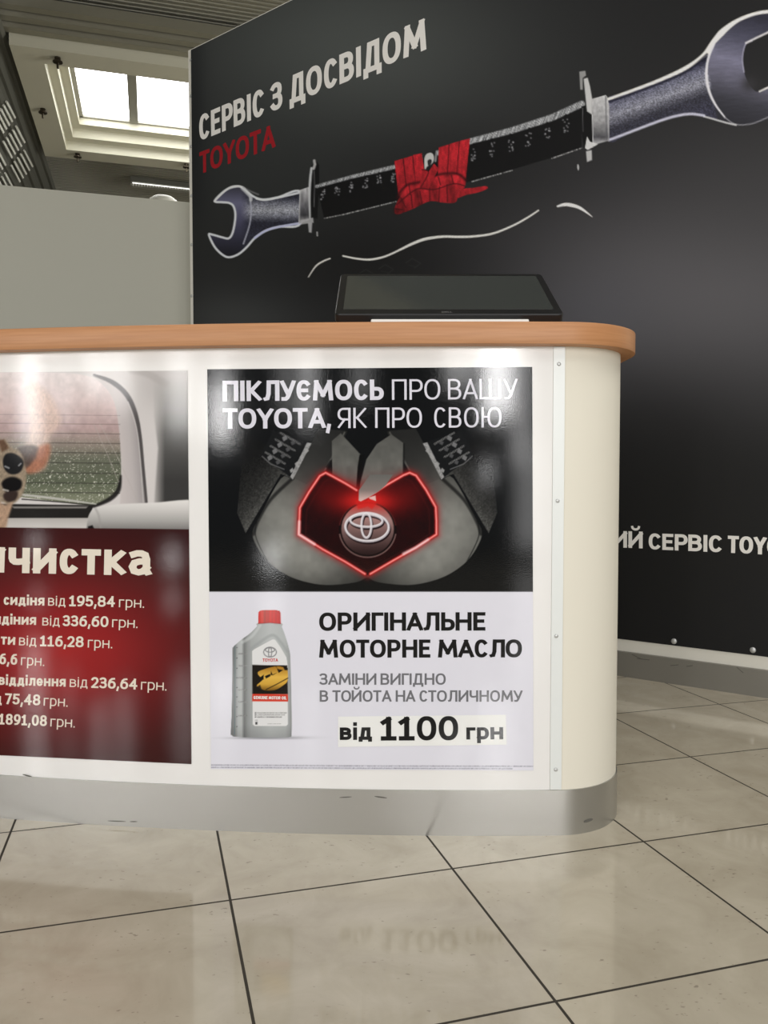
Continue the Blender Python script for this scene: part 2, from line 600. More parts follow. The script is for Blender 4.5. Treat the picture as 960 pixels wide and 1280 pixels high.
RING = EA(.5, .5, .5, .5, 0, 360, 36)
CARC = EA(.52, .5, .52, .5, 48, 312, 26)
G = {
    'А': (.62, [[(0, 0), (.5, 1), (1, 0)], [(.2, .28), (.8, .28)]]),
    'В': (.55, [[(0, 0), (0, 1)], bowl(0, .53, 1, .92), bowl(0, 0, .53)]),
    'Г': (.45, [[(0, 0), (0, 1), (1, 1)]]),
    'Д': (.66, [[(.16, 0), (.3, 1), (.84, 1), (.84, 0)], [(0, -.2), (0, 0), (1, 0), (1, -.2)]]),
    'Е': (.46, [[(1, 1), (0, 1), (0, 0), (1, 0)], [(0, .52), (.86, .52)]]),
    'Є': (.54, [CARC, [(0, .5), (.72, .5)]]),
    'З': (.50, [EA(.42, .765, .5, .235, 145, -90, 18) + [(.25, .53)], [(.25, .53)] + EA(.45, .265, .55, .265, 90, -148, 18)]),
    'И': (.63, [[(0, 1), (0, 0)], [(1, 0), (1, 1)], [(0, .06), (1, .94)]]),
    'І': (.0, [[(0, 0), (0, 1)]]),
    'К': (.56, [[(0, 0), (0, 1)], [(.96, 1), (.24, .51), (1, 0)], [(0, .51), (.24, .51)]]),
    'Л': (.60, [[(0, 0), (.14, .03), (.25, .3), (.28, 1), (1, 1), (1, 0)]]),
    'М': (.76, [[(0, 0), (.09, 1), (.5, .22), (.91, 1), (1, 0)]]),
    'Н': (.61, [[(0, 0), (0, 1)], [(1, 0), (1, 1)], [(0, .52), (1, .52)]]),
    'О': (.64, [RING]),
    'П': (.59, [[(0, 0), (0, 1), (1, 1), (1, 0)]]),
    'Р': (.53, [[(0, 0), (0, 1)], bowl(0, .42, 1)]),
    'С': (.52, [CARC]),
    'Т': (.53, [[(0, 1), (1, 1)], [(.5, 1), (.5, 0)]]),
    'У': (.58, [[(0, 1), (.5, .3)], [(1, 1), (.55, .22), (.42, .06), (.3, 0), (.1, 0)]]),
    'Ч': (.56, [[(0, 1), (0, .62), (.06, .5), (.2, .43), (.45, .42), (1, .48)], [(1, 0), (1, 1)]]),
    'Ш': (.88, [[(0, 1), (0, 0), (1, 0), (1, 1)], [(.5, 0), (.5, 1)]]),
    'Ь': (.52, [[(0, 0), (0, 1)], bowl(0, 0, .56)]),
    'Ю': (.88, [[(0, 0), (0, 1)], [(0, .52), (.34, .52)], EA(.67, .5, .33, .5, 0, 360, 36)]),
    'Я': (.55, [[(1, 0), (1, 1)], flipx(bowl(0, .42, 1)), [(.55, .42), (.02, 0)]]),
    'Y': (.58, [[(0, 1), (.5, .45), (1, 1)], [(.5, .45), (.5, 0)]]),
    'D': (.60, [[(0, 0), (0, 1)], bowl(0, 0, 1)]),
    'L': (.44, [[(0, 1), (0, 0), (1, 0)]]),
    'G': (.58, [EA(.52, .5, .52, .5, 48, 322, 26) + [(.95, .46), (.6, .46)]]),
    'N': (.62, [[(0, 0), (0, 1)], [(0, .95), (1, .05)], [(1, 0), (1, 1)]]),
    'U': (.60, [[(0, 1), (0, .4)] + EA(.5, .4, .5, .4, 180, 360, 14) + [(1, 1)]]),
    'R': (.56, [[(0, 0), (0, 1)], bowl(0, .45, 1), [(.45, .45), (1, 0)]]),
    '0': (.52, [RING]),
    '1': (.42, [[(0, .8), (.5, .97), (.5, 0)], [(0, 0), (1, 0)]]),
    '2': (.47, [EA(.47, .72, .5, .28, 160, -22, 14) + [(.72, .42), (.04, 0), (1, 0)]]),
    '4': (.52, [[(.74, 0), (.74, 1), (0, .3), (1, .3)]]),
    '5': (.47, [[(.95, 1), (.1, 1), (.06, .56)] + EA(.44, .32, .56, .3, 112, -145, 18)]),
    '6': (.50, [EA(.5, .32, .5, .32, 0, 360, 28), [(0, .32), (.04, .56), (.2, .82), (.5, .97), (.85, 1)]]),
    '7': (.47, [[(0, 1), (1, 1), (.36, 0)]]),
    '8': (.52, [EA(.5, .765, .44, .235, 0, 360, 24), EA(.5, .265, .5, .265, 0, 360, 26)]),
}
G['3'] = (.46, G['З'][1])
G['9'] = (.50, [[(1 - x, 1 - y) for x, y in s] for s in G['6'][1]])
for a_, b_ in zip('AEIMOTP', 'АЕІМОТР'):
    G[a_] = G[b_]
G['Й'] = G['И']
XH = .72
LOW = {'а': (.46, [[(.06, .94), (.3, 1), (.6, 1), (.84, .92), (.94, .68), (.94, .1), (1.02, 0)], [(.94, .58), (.48, .58), (.14, .5), (0, .29), (.12, .07), (.42, 0), (.72, .06), (.94, .24)]]),
       'е': (.44, [[(0, .48), (1, .48)] + EA(.5, .5, .5, .5, 0, 318, 24)]),
       'р': (.44, [[(0, -.42), (0, 1)], [(0, .92), (.2, 1)] + EA(.5, .5, .5, .5, 90, -90, 16) + [(.2, 0), (0, .08)]]),
       'я': (.44, [[(1, 0), (1, 1)], flipx(bowl(0, .4, 1)), [(.55, .4), (.02, 0)]]),
       'м': (.60, [[(0, 0), (0, 1), (.5, .3), (1, 1), (1, 0)]])}
for a_, b_, w_ in (('в', 'В', .44), ('г', 'Г', .34), ('д', 'Д', .50), ('и', 'И', .48), ('і', 'І', 0), ('к', 'К', .44), ('л', 'Л', .47),
                   ('н', 'Н', .47), ('о', 'О', .47), ('с', 'С', .38), ('т', 'Т', .40), ('ч', 'Ч', .44)):
    LOW[a_] = (w_, G[b_][1])


def ribbon(P, w, out, level, ylo, yhi):
    """flat band of width w along polyline P; appends (verts, faces)"""
    P = [np.array(p) for p in P]
    closed = np.linalg.norm(P[0] - P[-1]) < 1e-6
    for i in range(1, len(P) - 1):
        a, b = P[i] - P[i - 1], P[i + 1] - P[i]
        if a @ b < -.25 * np.linalg.norm(a) * np.linalg.norm(b):
            ribbon(P[:i + 1], w, out, level, ylo, yhi)
            ribbon(P[i:], w, out, level + .5, ylo, yhi)
            return
    if closed: P = P[:-1]
    n = len(P)
    V = []
    for i in range(n):
        if closed:
            a, b = P[i] - P[i - 1], P[(i + 1) % n] - P[i]
        else:
            a = P[i] - P[i - 1] if i else P[1] - P[0]
            b = P[i + 1] - P[i] if i < n - 1 else a
        a = a / np.linalg.norm(a); b = b / np.linalg.norm(b)
        na, nb = np.array([-a[1], a[0]]), np.array([-b[1], b[0]])
        m = na + nb
        m = m / max(np.linalg.norm(m), 1e-6)
        k = min(1 / max(m @ na, .2), 2.2)
        c = P[i]
        if not closed and i == 0: c = c - a * w / 2 * EXT[0]
        if not closed and i == n - 1: c = c + b * w / 2 * EXT[1]
        V += [c + m * k * w / 2, c - m * k * w / 2]
    V = [(x, min(max(y, ylo), yhi), level) for x, y in V]
    F = [(2 * i, 2 * i + 1, 2 * i + 3, 2 * i + 2) for i in range(n - 1)]
    if closed: F.append((2 * n - 2, 2 * n - 1, 1, 0))
    k = len(out[0])
    out[0].extend(V); out[1].extend([tuple(j + k for j in f) for f in F])


EXT = [1, 1]
KERN = -.055
PAIRS = ('TO', 'OY', 'YO', 'OT', 'TA', 'ТО', 'ОТ', 'ОЙ', 'ТА', 'ЛО', 'ГІ', 'ЛУ', 'УЄ', 'РО', 'СТ', 'МУ', 'ДО', 'РВ', 'АС', 'АЛ', 'НА', 'МА', 'ЗА', 'АМ', 'ВА', 'АШ', 'ЬН')


def text_shapes(s, weight, cap, width):
    """flat lettering, baseline at y=0, x from 0 to width; returns verts (x, y, level) and faces. weight relative to cap height"""
    weight *= 1.12 if weight > .15 else 1.06
    w = weight * cap
    gap = (.10 + .08 * (1 - weight / .2)) * cap
    q = .84
    tot_w = 0; fixed = 0
    for i, ch in enumerate(s):
        if ch == ' ': fixed += .26 * cap - gap
        elif ch in ',.': fixed += w * 1.1
        else:
            W = (LOW.get(ch) or G[ch])[0]
            if W == 0: fixed += w
            else: tot_w += W * cap
        if i < len(s) - 1: fixed += gap + (KERN * cap if s[i:i + 2] in PAIRS else 0)
    k = (width - fixed) / tot_w if tot_w else 1
    out = ([], [])
    x = 0
    lvl = 0
    for j, ch in enumerate(s):
        kern = KERN * cap if s[j:j + 2] in PAIRS else 0
        if ch == ' ':
            x += .26 * cap; continue
        if ch in ',.':
            ribbon([(x + w * .55, 0 + w * .5 - .001), (x + w * .55, w * .5 + .001)], w * 1.1, out, lvl % 5, -cap, cap) if ch == '.' else \
                ribbon([(x + w * .62, w * .7), (x + w * .3, -w * .6)], w * .85, out, lvl % 5, -cap, cap)
            x += w * 1.1 + gap; lvl += 1; continue
        low = ch in LOW
        W, S = LOW[ch] if low else G[ch]
        gw = W * cap * k if W else w
        h = cap * XH if low else cap
        for st in S:
            Q = [(x + w / 2 + px * (gw - w), (w * q / 2 + py * (h - w * q)) / q) for px, py in st]
            dn = min(py for _, py in st) < -.05
            k0 = len(out[0])
            ribbon(Q, w, out, lvl % 5, (-.55 * cap if dn else 0) / q, h / q)
            out[0][k0:] = [(a1, b1 * q, c1) for a1, b1, c1 in out[0][k0:]]
            lvl += 1
        if ch == 'і':
            cx = x + gw / 2
            ribbon([(cx, h + .085 * cap + w * .45), (cx, h + .085 * cap + w * .451)], w * .96, out, lvl % 5, -cap, 2 * cap); lvl += 1
        if ch == 'Й':
            ribbon([(x + gw / 2 + .2 * cap * c, h + .26 * cap - .14 * cap * s_) for c, s_ in
                    [(math.cos(t), math.sin(t)) for t in np.linspace(0, math.pi, 9)]], w * .62, out, lvl % 5, 0, 2 * cap); lvl += 1
        x += gw + gap + kern
    return out


def lettering(name, runs, surf, material, parent, label=None):
    """runs: (text, weight, x0, y0, x1, y1, cap); surf maps (x, y, height above the print) to 3D"""
    V = []; F = []
    for s, wt, x0, y0, x1, y1, cap in runs:
        L = math.hypot(x1 - x0, y1 - y0)
        v, f = text_shapes(s, wt, cap, L)
        c, n = (x1 - x0) / L, (y1 - y0) / L
        k = len(V)
        for x, y, l in v:
            V.append(surf(x0 + x * c + y * n, y0 + x * n - y * c, .0004 + .00004 * l))
        F += [tuple(i + k for i in q) for q in f]
    o = link(name, V, F, material, parent)
    if label: o['label'] = label
    return o


# ================================================================== THE SETTING
# floor
mb = MB()
mb.add([(-9, -7, 0), (9, -7, 0), (9, 18, 0), (-9, 18, 0)], [(0, 1, 2, 3)])
tag(mb.build('floor', M['floor']), 'polished beige stone look floor tiles with dark joints', kind='structure')

# black display wall: board, white edge, skirting
w_top = float(on_wall(np.array(237.0), np.array(62.0))[2])
w_len = 4.2
mb = MB()
mb.box(UV(w_len / 2, w_top / 2, -.04), WD, WN, (0, 0, 1), w_len / 2, .037, w_top / 2)
wall_back = tag(mb.build('wall_back', M['wall_white']), 'tall white board wall behind the reception counter', kind='structure')
u_b0 = to_uv(on_wall(np.array(240.0), np.array(200.0)))[0]
v_b0 = float(on_wall(np.array(860.0), np.array(809.0))[2])
v_skirt = float(on_wall(np.array(860.0), np.array(824.5))[2])
mb = MB()
mb.box(UV(w_len / 2, v_skirt / 2, .006), WD, WN, (0, 0, 1), w_len / 2, .009, v_skirt / 2)
bb = tag(mb.build('baseboard_back', M['baseboard']), 'grey metal skirting along the foot of the display wall', kind='structure')
for px, py, qx, qy in ((796, 823, 812, 825), (838, 832, 848, 831), (858, 833, 866, 832), (921, 834, 929, 841), (790, 818, 802, 824)):
    a, b = on_wall(np.array(float(px)), np.array(float(py)), .0155), on_wall(np.array(float(qx)), np.array(float(qy)), .0155)
    e = b - a; L = np.linalg.norm(e); e /= L
    mb = MB(); mb.box((a + b) / 2, e, WN, np.cross(e, WN), L / 2, .0003, .0012)
    mb.build('scuff', M['scuff'], bb)


# printed banner
def banner():
    xs = np.concatenate([np.arange(240.0, 1120.0, 1.0)])
    us = np.array([to_uv(p)[0] for p in on_wall(xs, np.full_like(xs, 300.0))])
    us[0] = u_b0
    us = us[us < w_len - .02]
    fine0, fine1 = 1.66, 2.86
    vs = np.concatenate([np.linspace(v_b0, fine0, 60, endpoint=False), np.arange(fine0, fine1, .0035), np.linspace(fine1, w_top - .007, 24)])
    P = WE + us[None, :, None] * WD + vs[:, None, None] * np.array([0, 0, 1.0]) + .001 * WN
    art = art_of(P)
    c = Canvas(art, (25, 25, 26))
    # soft lighter and darker backdrop tones
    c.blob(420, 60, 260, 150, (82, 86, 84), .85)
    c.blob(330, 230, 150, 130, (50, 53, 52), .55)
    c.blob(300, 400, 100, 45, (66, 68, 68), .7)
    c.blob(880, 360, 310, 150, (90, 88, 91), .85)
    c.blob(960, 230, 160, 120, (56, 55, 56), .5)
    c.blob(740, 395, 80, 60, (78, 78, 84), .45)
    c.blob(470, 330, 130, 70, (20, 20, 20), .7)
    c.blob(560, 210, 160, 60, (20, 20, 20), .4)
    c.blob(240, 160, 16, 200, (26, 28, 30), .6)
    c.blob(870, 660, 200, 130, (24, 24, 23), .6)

    # ---- left spanner
    c.frame(230, 60, 4.741)
    out = spline([(183, 908), (215, 868), (262, 834), (318, 820), (352, 830), (392, 866), (432, 890), (480, 898), (560, 884), (690, 853),
                  (690, 1040), (560, 1060), (482, 1084), (420, 1126), (372, 1180), (322, 1222), (266, 1240), (224, 1222), (180, 1176), (148, 1108),
                  (168, 1106), (226, 1122), (264, 1128), (286, 1100), (300, 1040), (304, 980), (292, 936), (266, 918), (226, 914)], True)

    def steel(x, y):
        n = fnoise(x / 6, y / 5, 3)
        hd = np.clip((395 - x) / 60, 0, 1)
        t = np.clip((y - 830) / 400, 0, 1)
        head = ramp(t, [(0, (58, 58, 70)), (.22, (98, 98, 122)), (.5, (70, 70, 92)), (1, (24, 24, 32))])
        m = np.clip(1 - np.abs(y - 960) / 75, 0, 1)
        hand = ramp(m, [(0, (40, 41, 52)), (.6, (116, 118, 128)), (1, (146, 148, 156))]) * (.55 + .9 * n)[:, None]
        return head * hd[:, None] + hand * (1 - hd)[:, None]
    c.fill(out, steel)
    c.stroke([(390, 880), (398, 960), (388, 1050), (352, 1160)], 9, (160, 162, 176), .9, smooth=True)
    c.stroke([(345, 830), (392, 878), (396, 900)], 20, (186, 188, 192), .9, smooth=True, soft=.9)
    c.stroke(out[:], 13, (206, 209, 214), .97, closed=True, soft=.6)
    c.stroke([(180, 908), (262, 832), (320, 818), (360, 835)], 10, (214, 216, 220), .9, smooth=True)
    c.stroke([(350, 825), (395, 850), (440, 868)], 7, (150, 150, 152), .7, soft=1.2)
    c.stroke([(430, 892), (480, 900), (560, 886), (690, 856)], 13, (205, 208, 212), .95, smooth=True)
    c.stroke([(420, 1125), (482, 1084), (560, 1060), (690, 1038)], 14, (178, 182, 208), .95, smooth=True)
    # collar and guard
    c.fill([(686, 842), (742, 822), (742, 1020), (680, 1042)], lambda x, y: ramp(np.clip((y - 830) / 200, 0, 1), [(0, (170, 170, 172)), (.5, (96, 96, 100)), (.8, (58, 58, 62)), (1, (150, 150, 152))]) * (.8 + .4 * fnoise(x / 9, y / 30))[:, None])
    c.stroke([(688, 845), (682, 1040)], 6, (190, 190, 192), .8)
    c.fill([(755, 700), (780, 665), (800, 690), (802, 800), (790, 1010), (760, 1010), (748, 900)], (16, 16, 17), .95)
    c.stroke([(772, 668), (776, 690), (768, 715)], 16, (176, 176, 176), .9, soft=.7)
    c.stroke([(756, 712), (748, 780), (744, 880), (746, 1010)], 15, (188, 190, 192), .95, smooth=True, soft=.7, taper=(.9, 1, .8, .6))
    c.stroke([(771, 730), (774, 820), (770, 940)], 5, (120, 120, 122), .7)
    c.fill([(690, 1020), (765, 1005), (768, 1035), (692, 1046)], (168, 168, 170), .85, soft=1)
    c.fill([(735, 1035), (760, 1035), (756, 1095), (740, 1092)], (170, 170, 172), .9, soft=.9)
    c.stroke([(789, 1092), (790, 1112)], 9, (160, 160, 160), .9)

    # ---- grip
    c.frame(0, 0, 1)
    top = np.array([(396, 233), (440, 221), (494, 208.5), (540, 194), (590, 176), (640, 163), (690, 147), (727, 130)], float)
    bot = np.array([(405, 272), (430, 267), (495, 251), (540, 240), (590, 226), (640, 212), (690, 197), (727, 184)], float)
    c.fill(np.vstack([top, bot[::-1]]), (15, 15, 16))

    def hatch(x, y):
        n = vnoise(x * 1.9 + y * .7, y * .12) * .75 + .25 * vnoise(x * 3.1, y)
        return np.stack([70 + 175 * n, 72 + 175 * n, 74 + 176 * n], -1)
    c.stroke(top, 7.5, hatch, .85, soft=.9, taper=(.55, .6, .7, .8, .95, 1.05, 1.1, 1.1))
    # dark diamonds with dotted skin showing below the hatched edge
    kk = 0
    for x in list(np.arange(404, 492, 17.5)) + list(np.arange(592, 725, 23.0)):
        yt = np.interp(x, top[:, 0], top[:, 1])
        sc = .8 if x < 500 else 1.15
        c.fill([(x - 6 * sc, yt + 11 * sc), (x, yt + 2.5 * sc), (x + 6 * sc, yt + 8 * sc), (x + 1, yt + 15 * sc)], (13, 13, 14), .95)
        for j in range(11):
            kk += 1
            rx, ry = _TAB[kk % 256, 3], _TAB[kk % 256, 9]
            c.blob(x + (rx - .5) * 7 * sc, yt + (8 + 15 * ry) * sc - (rx - .5) * 2, 1.0, 1.0, (190, 190, 195), .6)
    for seg in (bot[:3], bot[4:6], bot[6:]):
        c.stroke(seg + (0, 1), 1.3, lambda x, y: np.stack([60 + 180 * vnoise(x * 1.3, y * .3)] * 3, -1), .8, soft=.6)

    # ---- red cord
    c.frame(380, 120, 3.692)

    def red(x, y):
        n = vnoise(x / 9, y / 22) * .6 + vnoise(x / 3, y / 3) * .4
        k = (.7 + .5 * n) * np.interp(y, [190, 330, 480, 545], [1.1, 1.05, .85, .7])
        return np.stack([168 * k, 34 * k, 42 * k], -1)
    for q in ([(418, 300), (543, 264), (560, 410), (436, 462)], [(622, 238), (766, 196), (746, 385), (618, 372)]):
        c.fill(q, (62, 12, 18))
    for q in ([(418, 300), (455, 289), (472, 430), (436, 462)], [(460, 288), (499, 276), (514, 408), (476, 432)], [(504, 272), (543, 264), (556, 345), (560, 410), (516, 412)],
              [(622, 238), (668, 224), (659, 366), (618, 372)], [(672, 222), (715, 209), (704, 362), (663, 366)], [(719, 208), (766, 196), (746, 385), (706, 368)]):
        c.fill(q, red)
    c.fill([(545, 275), (612, 250), (620, 300), (560, 350)], (28, 28, 29))
    c.fill(spline([(556, 290), (566, 268), (586, 262), (598, 274), (598, 300), (584, 318), (568, 326), (558, 340)], True), (192, 192, 190), .95)
    c.fill(spline([(570, 300), (584, 292), (590, 304), (576, 326)], True), (26, 26, 27), .9)
    c.stroke([(612, 256), (606, 300)], 9, (150, 150, 152), .8)
    knot = spline([(418, 522), (440, 470), (480, 412), (540, 400), (600, 372), (650, 362), (710, 364), (745, 390), (738, 425), (712, 440), (700, 490), (640, 492), (580, 486), (500, 522), (430, 546)], True)
    c.fill(knot, lambda x, y: red(x, y) * (.74 + .42 * np.abs(np.sin((x - .25 * y) / 26)))[:, None])
    c.stroke([(432, 470), (446, 440), (482, 408), (540, 396), (600, 370), (650, 358), (710, 360), (748, 388)], 11, (52, 10, 15), .8, smooth=True, soft=1.4)
    c.stroke([(450, 462), (490, 428), (545, 418)], 12, (196, 44, 52), .55, smooth=True, soft=2)
    c.stroke([(625, 392), (665, 380), (712, 384)], 12, (196, 44, 52), .55, smooth=True, soft=2)
    c.fill([(545, 335), (575, 350), (600, 312), (622, 335), (570, 432), (530, 440)], lambda x, y: red(x, y) * .95)
    c.fill(spline([(708, 470), (720, 432), (780, 424), (838, 416), (846, 428), (800, 446), (750, 456)], True), lambda x, y: red(x, y + 60) * 1.15)
    for s in ([(447, 470), (470, 515)], [(495, 455), (500, 515)], [(535, 440), (545, 500)], [(580, 425), (580, 485)], [(625, 420), (622, 488)], [(660, 410), (662, 488)], [(430, 500), (520, 430), (600, 432), (690, 405), (740, 415)],
              [(545, 340), (575, 352), (540, 420)], [(485, 410), (490, 455)], [(620, 375), (630, 410)], [(680, 365), (690, 405)], [(418, 520), (455, 525)]):
        c.stroke(s, 6, (66, 12, 18), .75, smooth=len(s) > 2)
    c.blob(430, 530, 16, 16, (40, 10, 12), .7)

    # ---- car outline drawn with light
    c.stroke([(20, 836), (55, 785), (90, 762), (120, 750)], 8, (214, 212, 206), .95, smooth=True, taper=(.5, .9, 1, .8))
    c.stroke([(180, 738), (240, 750), (300, 755), (355, 746), (400, 730), (450, 706), (500, 682), (560, 660), (640, 649), (710, 650), (780, 648), (870, 635), (960, 600), (1030, 562), (1082, 528)], 11, (216, 214, 208), .97, smooth=True,
             taper=(.7, .8, .9, .8, .8, 1.1, 1.2, 1, 1, .9, .8, .75, .6))
    c.frame(580, 60, 4.8)
    c.stroke([(562, 950), (600, 940), (640, 942), (700, 962), (770, 1013)], 22, (222, 220, 216), .97, smooth=True, taper=(.5, .85, 1, .8, .15))
    c.frame(380, 120, 3.692)
    for ox, oy in ((255, 800), (345, 778), (470, 750)):
        c.stroke([(ox, oy + 20), (ox + 30, oy), (ox + 68, oy + 22), (ox + 40, oy + 44)], 2.5, (60, 62, 60), .6, soft=.5)
        c.stroke([(ox + 12, oy + 30), (ox + 45, oy + 38)], 2.5, (52, 54, 52), .5, soft=.5)

    # ---- right guard, collar, spanner
    c.frame(720, 0, 4.0)
    outline = spline([(155, 500), (230, 474), (300, 446), (370, 420), (430, 396), (490, 370), (545, 342), (590, 312), (630, 280), (662, 240), (690, 205), (740, 150), (800, 105), (860, 78), (920, 60), (980, 54), (1060, 62), (1130, 92), (1175, 128),
                      (1120, 110), (1040, 122), (960, 160), (890, 196), (850, 216), (836, 250), (830, 290), (836, 340), (850, 390), (880, 440), (910, 458), (960, 434), (1040, 400), (1110, 385),
                      (1090, 480), (1040, 550), (960, 596), (880, 620), (800, 624), (720, 606), (640, 582), (580, 574), (520, 580), (450, 598), (360, 630), (270, 664), (160, 705)], True, 5)

    def steel2(x, y):
        n = fnoise(x / 5, y / 4, 3)
        hd = np.clip((x - (655 + .18 * np.maximum(y - 350, 0))) / 12, 0, 1)
        t = np.clip((y - 60) / 540 - (x - 800) / 2200, 0, 1)
        head = ramp(t, [(0, (42, 42, 54)), (.22, (70, 70, 86)), (.45, (112, 111, 131)), (.62, (92, 91, 106)), (.82, (54, 54, 62)), (1, (40, 40, 46))])
        head *= (.9 + .2 * fnoise(x / 40, y / 6))[:, None]
        ax = np.interp(x, [160, 660], [575, 390])
        m = np.clip((y - (ax - 95)) / 260, 0, 1)
        hand = ramp(m, [(0, (26, 26, 42)), (.16, (92, 93, 110)), (.42, (126, 127, 138)), (.68, (48, 48, 58)), (1, (52, 52, 66))]) * (.45 + 1.1 * n)[:, None]
        return head * hd[:, None] + hand * (1 - hd)[:, None]
    c.fill(outline, steel2)
    c.stroke([(155, 498), (300, 446), (430, 396), (545, 342), (630, 282), (690, 206), (740, 152), (800, 107), (860, 80), (920, 63), (980, 57)], 20, (226, 223, 214), .97, smooth=True, soft=.7, taper=(.7, .8, 1, .9, 1.6, .9, .8, .9))
    c.fill([(560, 345), (632, 282), (680, 220), (672, 268), (640, 290)], (224, 221, 212), .95, smooth=False, soft=.8)
    c.stroke([(160, 512), (300, 462), (440, 408), (560, 352), (655, 272)], 12, (22, 22, 36), .75, smooth=True, soft=1)
    c.stroke([(690, 220), (662, 290), (652, 370), (664, 450), (695, 520), (745, 588)], 15, (206, 205, 210), .95, smooth=True, soft=.7, taper=(.8, .8, 1, .8, .5))
    c.stroke([(745, 588), (800, 622), (880, 618), (960, 586)], 6, (130, 130, 136), .9, smooth=True)
    c.stroke([(640, 582), (690, 596), (745, 612), (800, 625)], 9, (188, 188, 190), .9, smooth=True)
    c.stroke([(165, 700), (240, 672), (360, 626), (450, 594), (520, 576), (580, 570), (640, 578)], 13, (190, 190, 206), .95, smooth=True, soft=.9)
    c.stroke([(880, 205), (852, 216), (838, 250), (832, 300), (840, 360)], 7, (160, 158, 180), .8, smooth=True)
    c.stroke([(850, 215), (905, 188), (960, 162), (1040, 122)], 10, (200, 198, 200), .95, smooth=True, soft=.8)
    c.stroke([(918, 457), (950, 442), (1000, 420)], 9, (214, 212, 208), .95, soft=.7)
    c.blob(868, 420, 40, 40, (46, 45, 48), .9)
    c.frame(580, 60, 4.8)
    c.fill([(765, 305), (850, 283), (858, 290), (872, 345), (872, 556), (775, 582)],
           lambda x, y: ramp(np.clip((y - 285) / 290, 0, 1), [(0, (186, 186, 187)), (.5, (150, 150, 152)), (.72, (112, 112, 114)), (.86, (72, 72, 76)), (1, (180, 180, 182))]) * (.84 + .32 * fnoise(x / 14, y / 18))[:, None])
    c.stroke([(850, 290), (856, 550)], 5, (84, 84, 88), .9)
    c.stroke([(866, 345), (868, 552)], 5, (176, 176, 180), .9)
    c.fill([(706, 350), (745, 340), (768, 420), (772, 585), (720, 600), (704, 500)], (14, 14, 15))
    c.fill([(718, 185), (742, 178), (756, 230), (768, 300), (768, 400), (738, 380)], (186, 186, 186), soft=.8)
    c.fill([(692, 142), (728, 136), (732, 165), (712, 180), (712, 250), (698, 250)], (150, 150, 150), .9, soft=.8)
    c.stroke([(712, 360), (714, 500)], 4, (120, 120, 122), .7)
    c.stroke([(770, 400), (774, 570)], 5, (200, 200, 202), .9)
    c.fill([(738, 530), (756, 562), (805, 577), (742, 612), (726, 600)], (205, 205, 205), .95)
    c.fill([(732, 620), (766, 612), (768, 672), (738, 684)], (190, 190, 190), .9, soft=.9)
    c.stroke([(684, 702), (686, 732)], 11, (200, 200, 200), .9, taper=(.7, 1, .4))
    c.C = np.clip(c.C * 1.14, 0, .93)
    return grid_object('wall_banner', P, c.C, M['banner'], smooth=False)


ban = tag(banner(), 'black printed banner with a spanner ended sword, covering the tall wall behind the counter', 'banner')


def wall_surf(x, y, h):
    return UV(x, -y, .001 + h)


def wall_run(s, wt, p0, p1, capy0):
    """p0, p1 baseline ends in the photo, capy0 top of the first letter in the photo"""
    a, b = on_wall(np.array(float(p0[0])), np.array(float(p0[1]))), on_wall(np.array(float(p1[0])), np.array(float(p1[1])))
    t = on_wall(np.array(float(p0[0])), np.array(float(capy0)))
    (u0, v0), (u1, v1) = to_uv(a), to_uv(b)
    return (s, wt, u0, -v0, u1, -v1, to_uv(t)[1] - v0)


lettering('headline', [wall_run('СЕРВІС З ДОСВІДОМ', .19, (249.5, 176.5), (533, 62), 144.5)], wall_surf, M['banner_white'], ban, 'pale grey headline lettering')
lettering('headline', [wall_run('TOYOTA', .19, (249.8, 218), (344.5, 184), 190.5)], wall_surf, M['banner_red'], ban, 'dark red headline lettering')
lettering('slogan', [wall_run('ИЙ', .2, (766.5, 684), (803.5, 685.5), 663.5), wall_run('СЕРВІС', .2, (811, 686.5), (902.8, 690.5), 666.5), wall_run('TOYOTA', .2, (909.6, 690.8), (1011, 696), 669.5)],
          wall_surf, M['banner_white'], ban, 'white lettering low on the banner')
# steel buttons along the lower edge
for px, py in ((842.6, 801.5), (941.2, 812.5)):
    p = on_wall(np.array(px), np.array(py), .001)
    mb = MB(); mb.lathe(p, [(.011, 0), (.011, .003), (.008, .006), (.003, .007)], 20, WN)
    mb.build('steel_button', M['screw'], ban, True)
# screws on the white edge
for py in (75, 120, 183, 245, 306, 370):
    p = on_wall(np.array(239.0 - .3 + .011 * (py - 60) * .3), np.array(float(py)), -.003)
    mb = MB(); mb.lathe(p, [(.009, 0), (.009, .003), (.005, .005)], 12, WN)
    mb.build('screw', M['screw'], wall_back, True)

# grey partition beyond the counter
pe = on_wall(np.array(237.0), np.array(253.0), -.09)
pa, pd = to_AD(pe)
ptop = float(pe[2])
mb = MB()
mb.box(AD(pa + .03, pd - 2.9 + .1, ptop / 2), DV, AV, (0, 0, 1), 3.0, .03, ptop / 2)
tag(mb.build('wall_left', M['partition']), 'plain grey white partition left of the black display wall', kind='structure')

# ------------------------------------------------------------------ ceiling
ZP = 5.2                                       # underside of the white skylight surround
nl = to_AD(on_level(np.array(12.0), np.array(55.5), ZP))
fl = to_AD(on_level(np.array(56.0), np.array(195.0), ZP))
op_n = to_AD(on_level(np.array(56.0), np.array(80.0), ZP))
op_f = to_AD(on_level(np.array(82.6), np.array(187.0), ZP))
PA0, PA1, PD0, PD1 = nl[0], fl[0], (nl[1] + fl[1]) / 2, 4.4
OA0, OA1, OD0, OD1 = op_n[0], op_f[0], (op_n[1] + op_f[1]) / 2, 3.4
ZC = ZP + .42
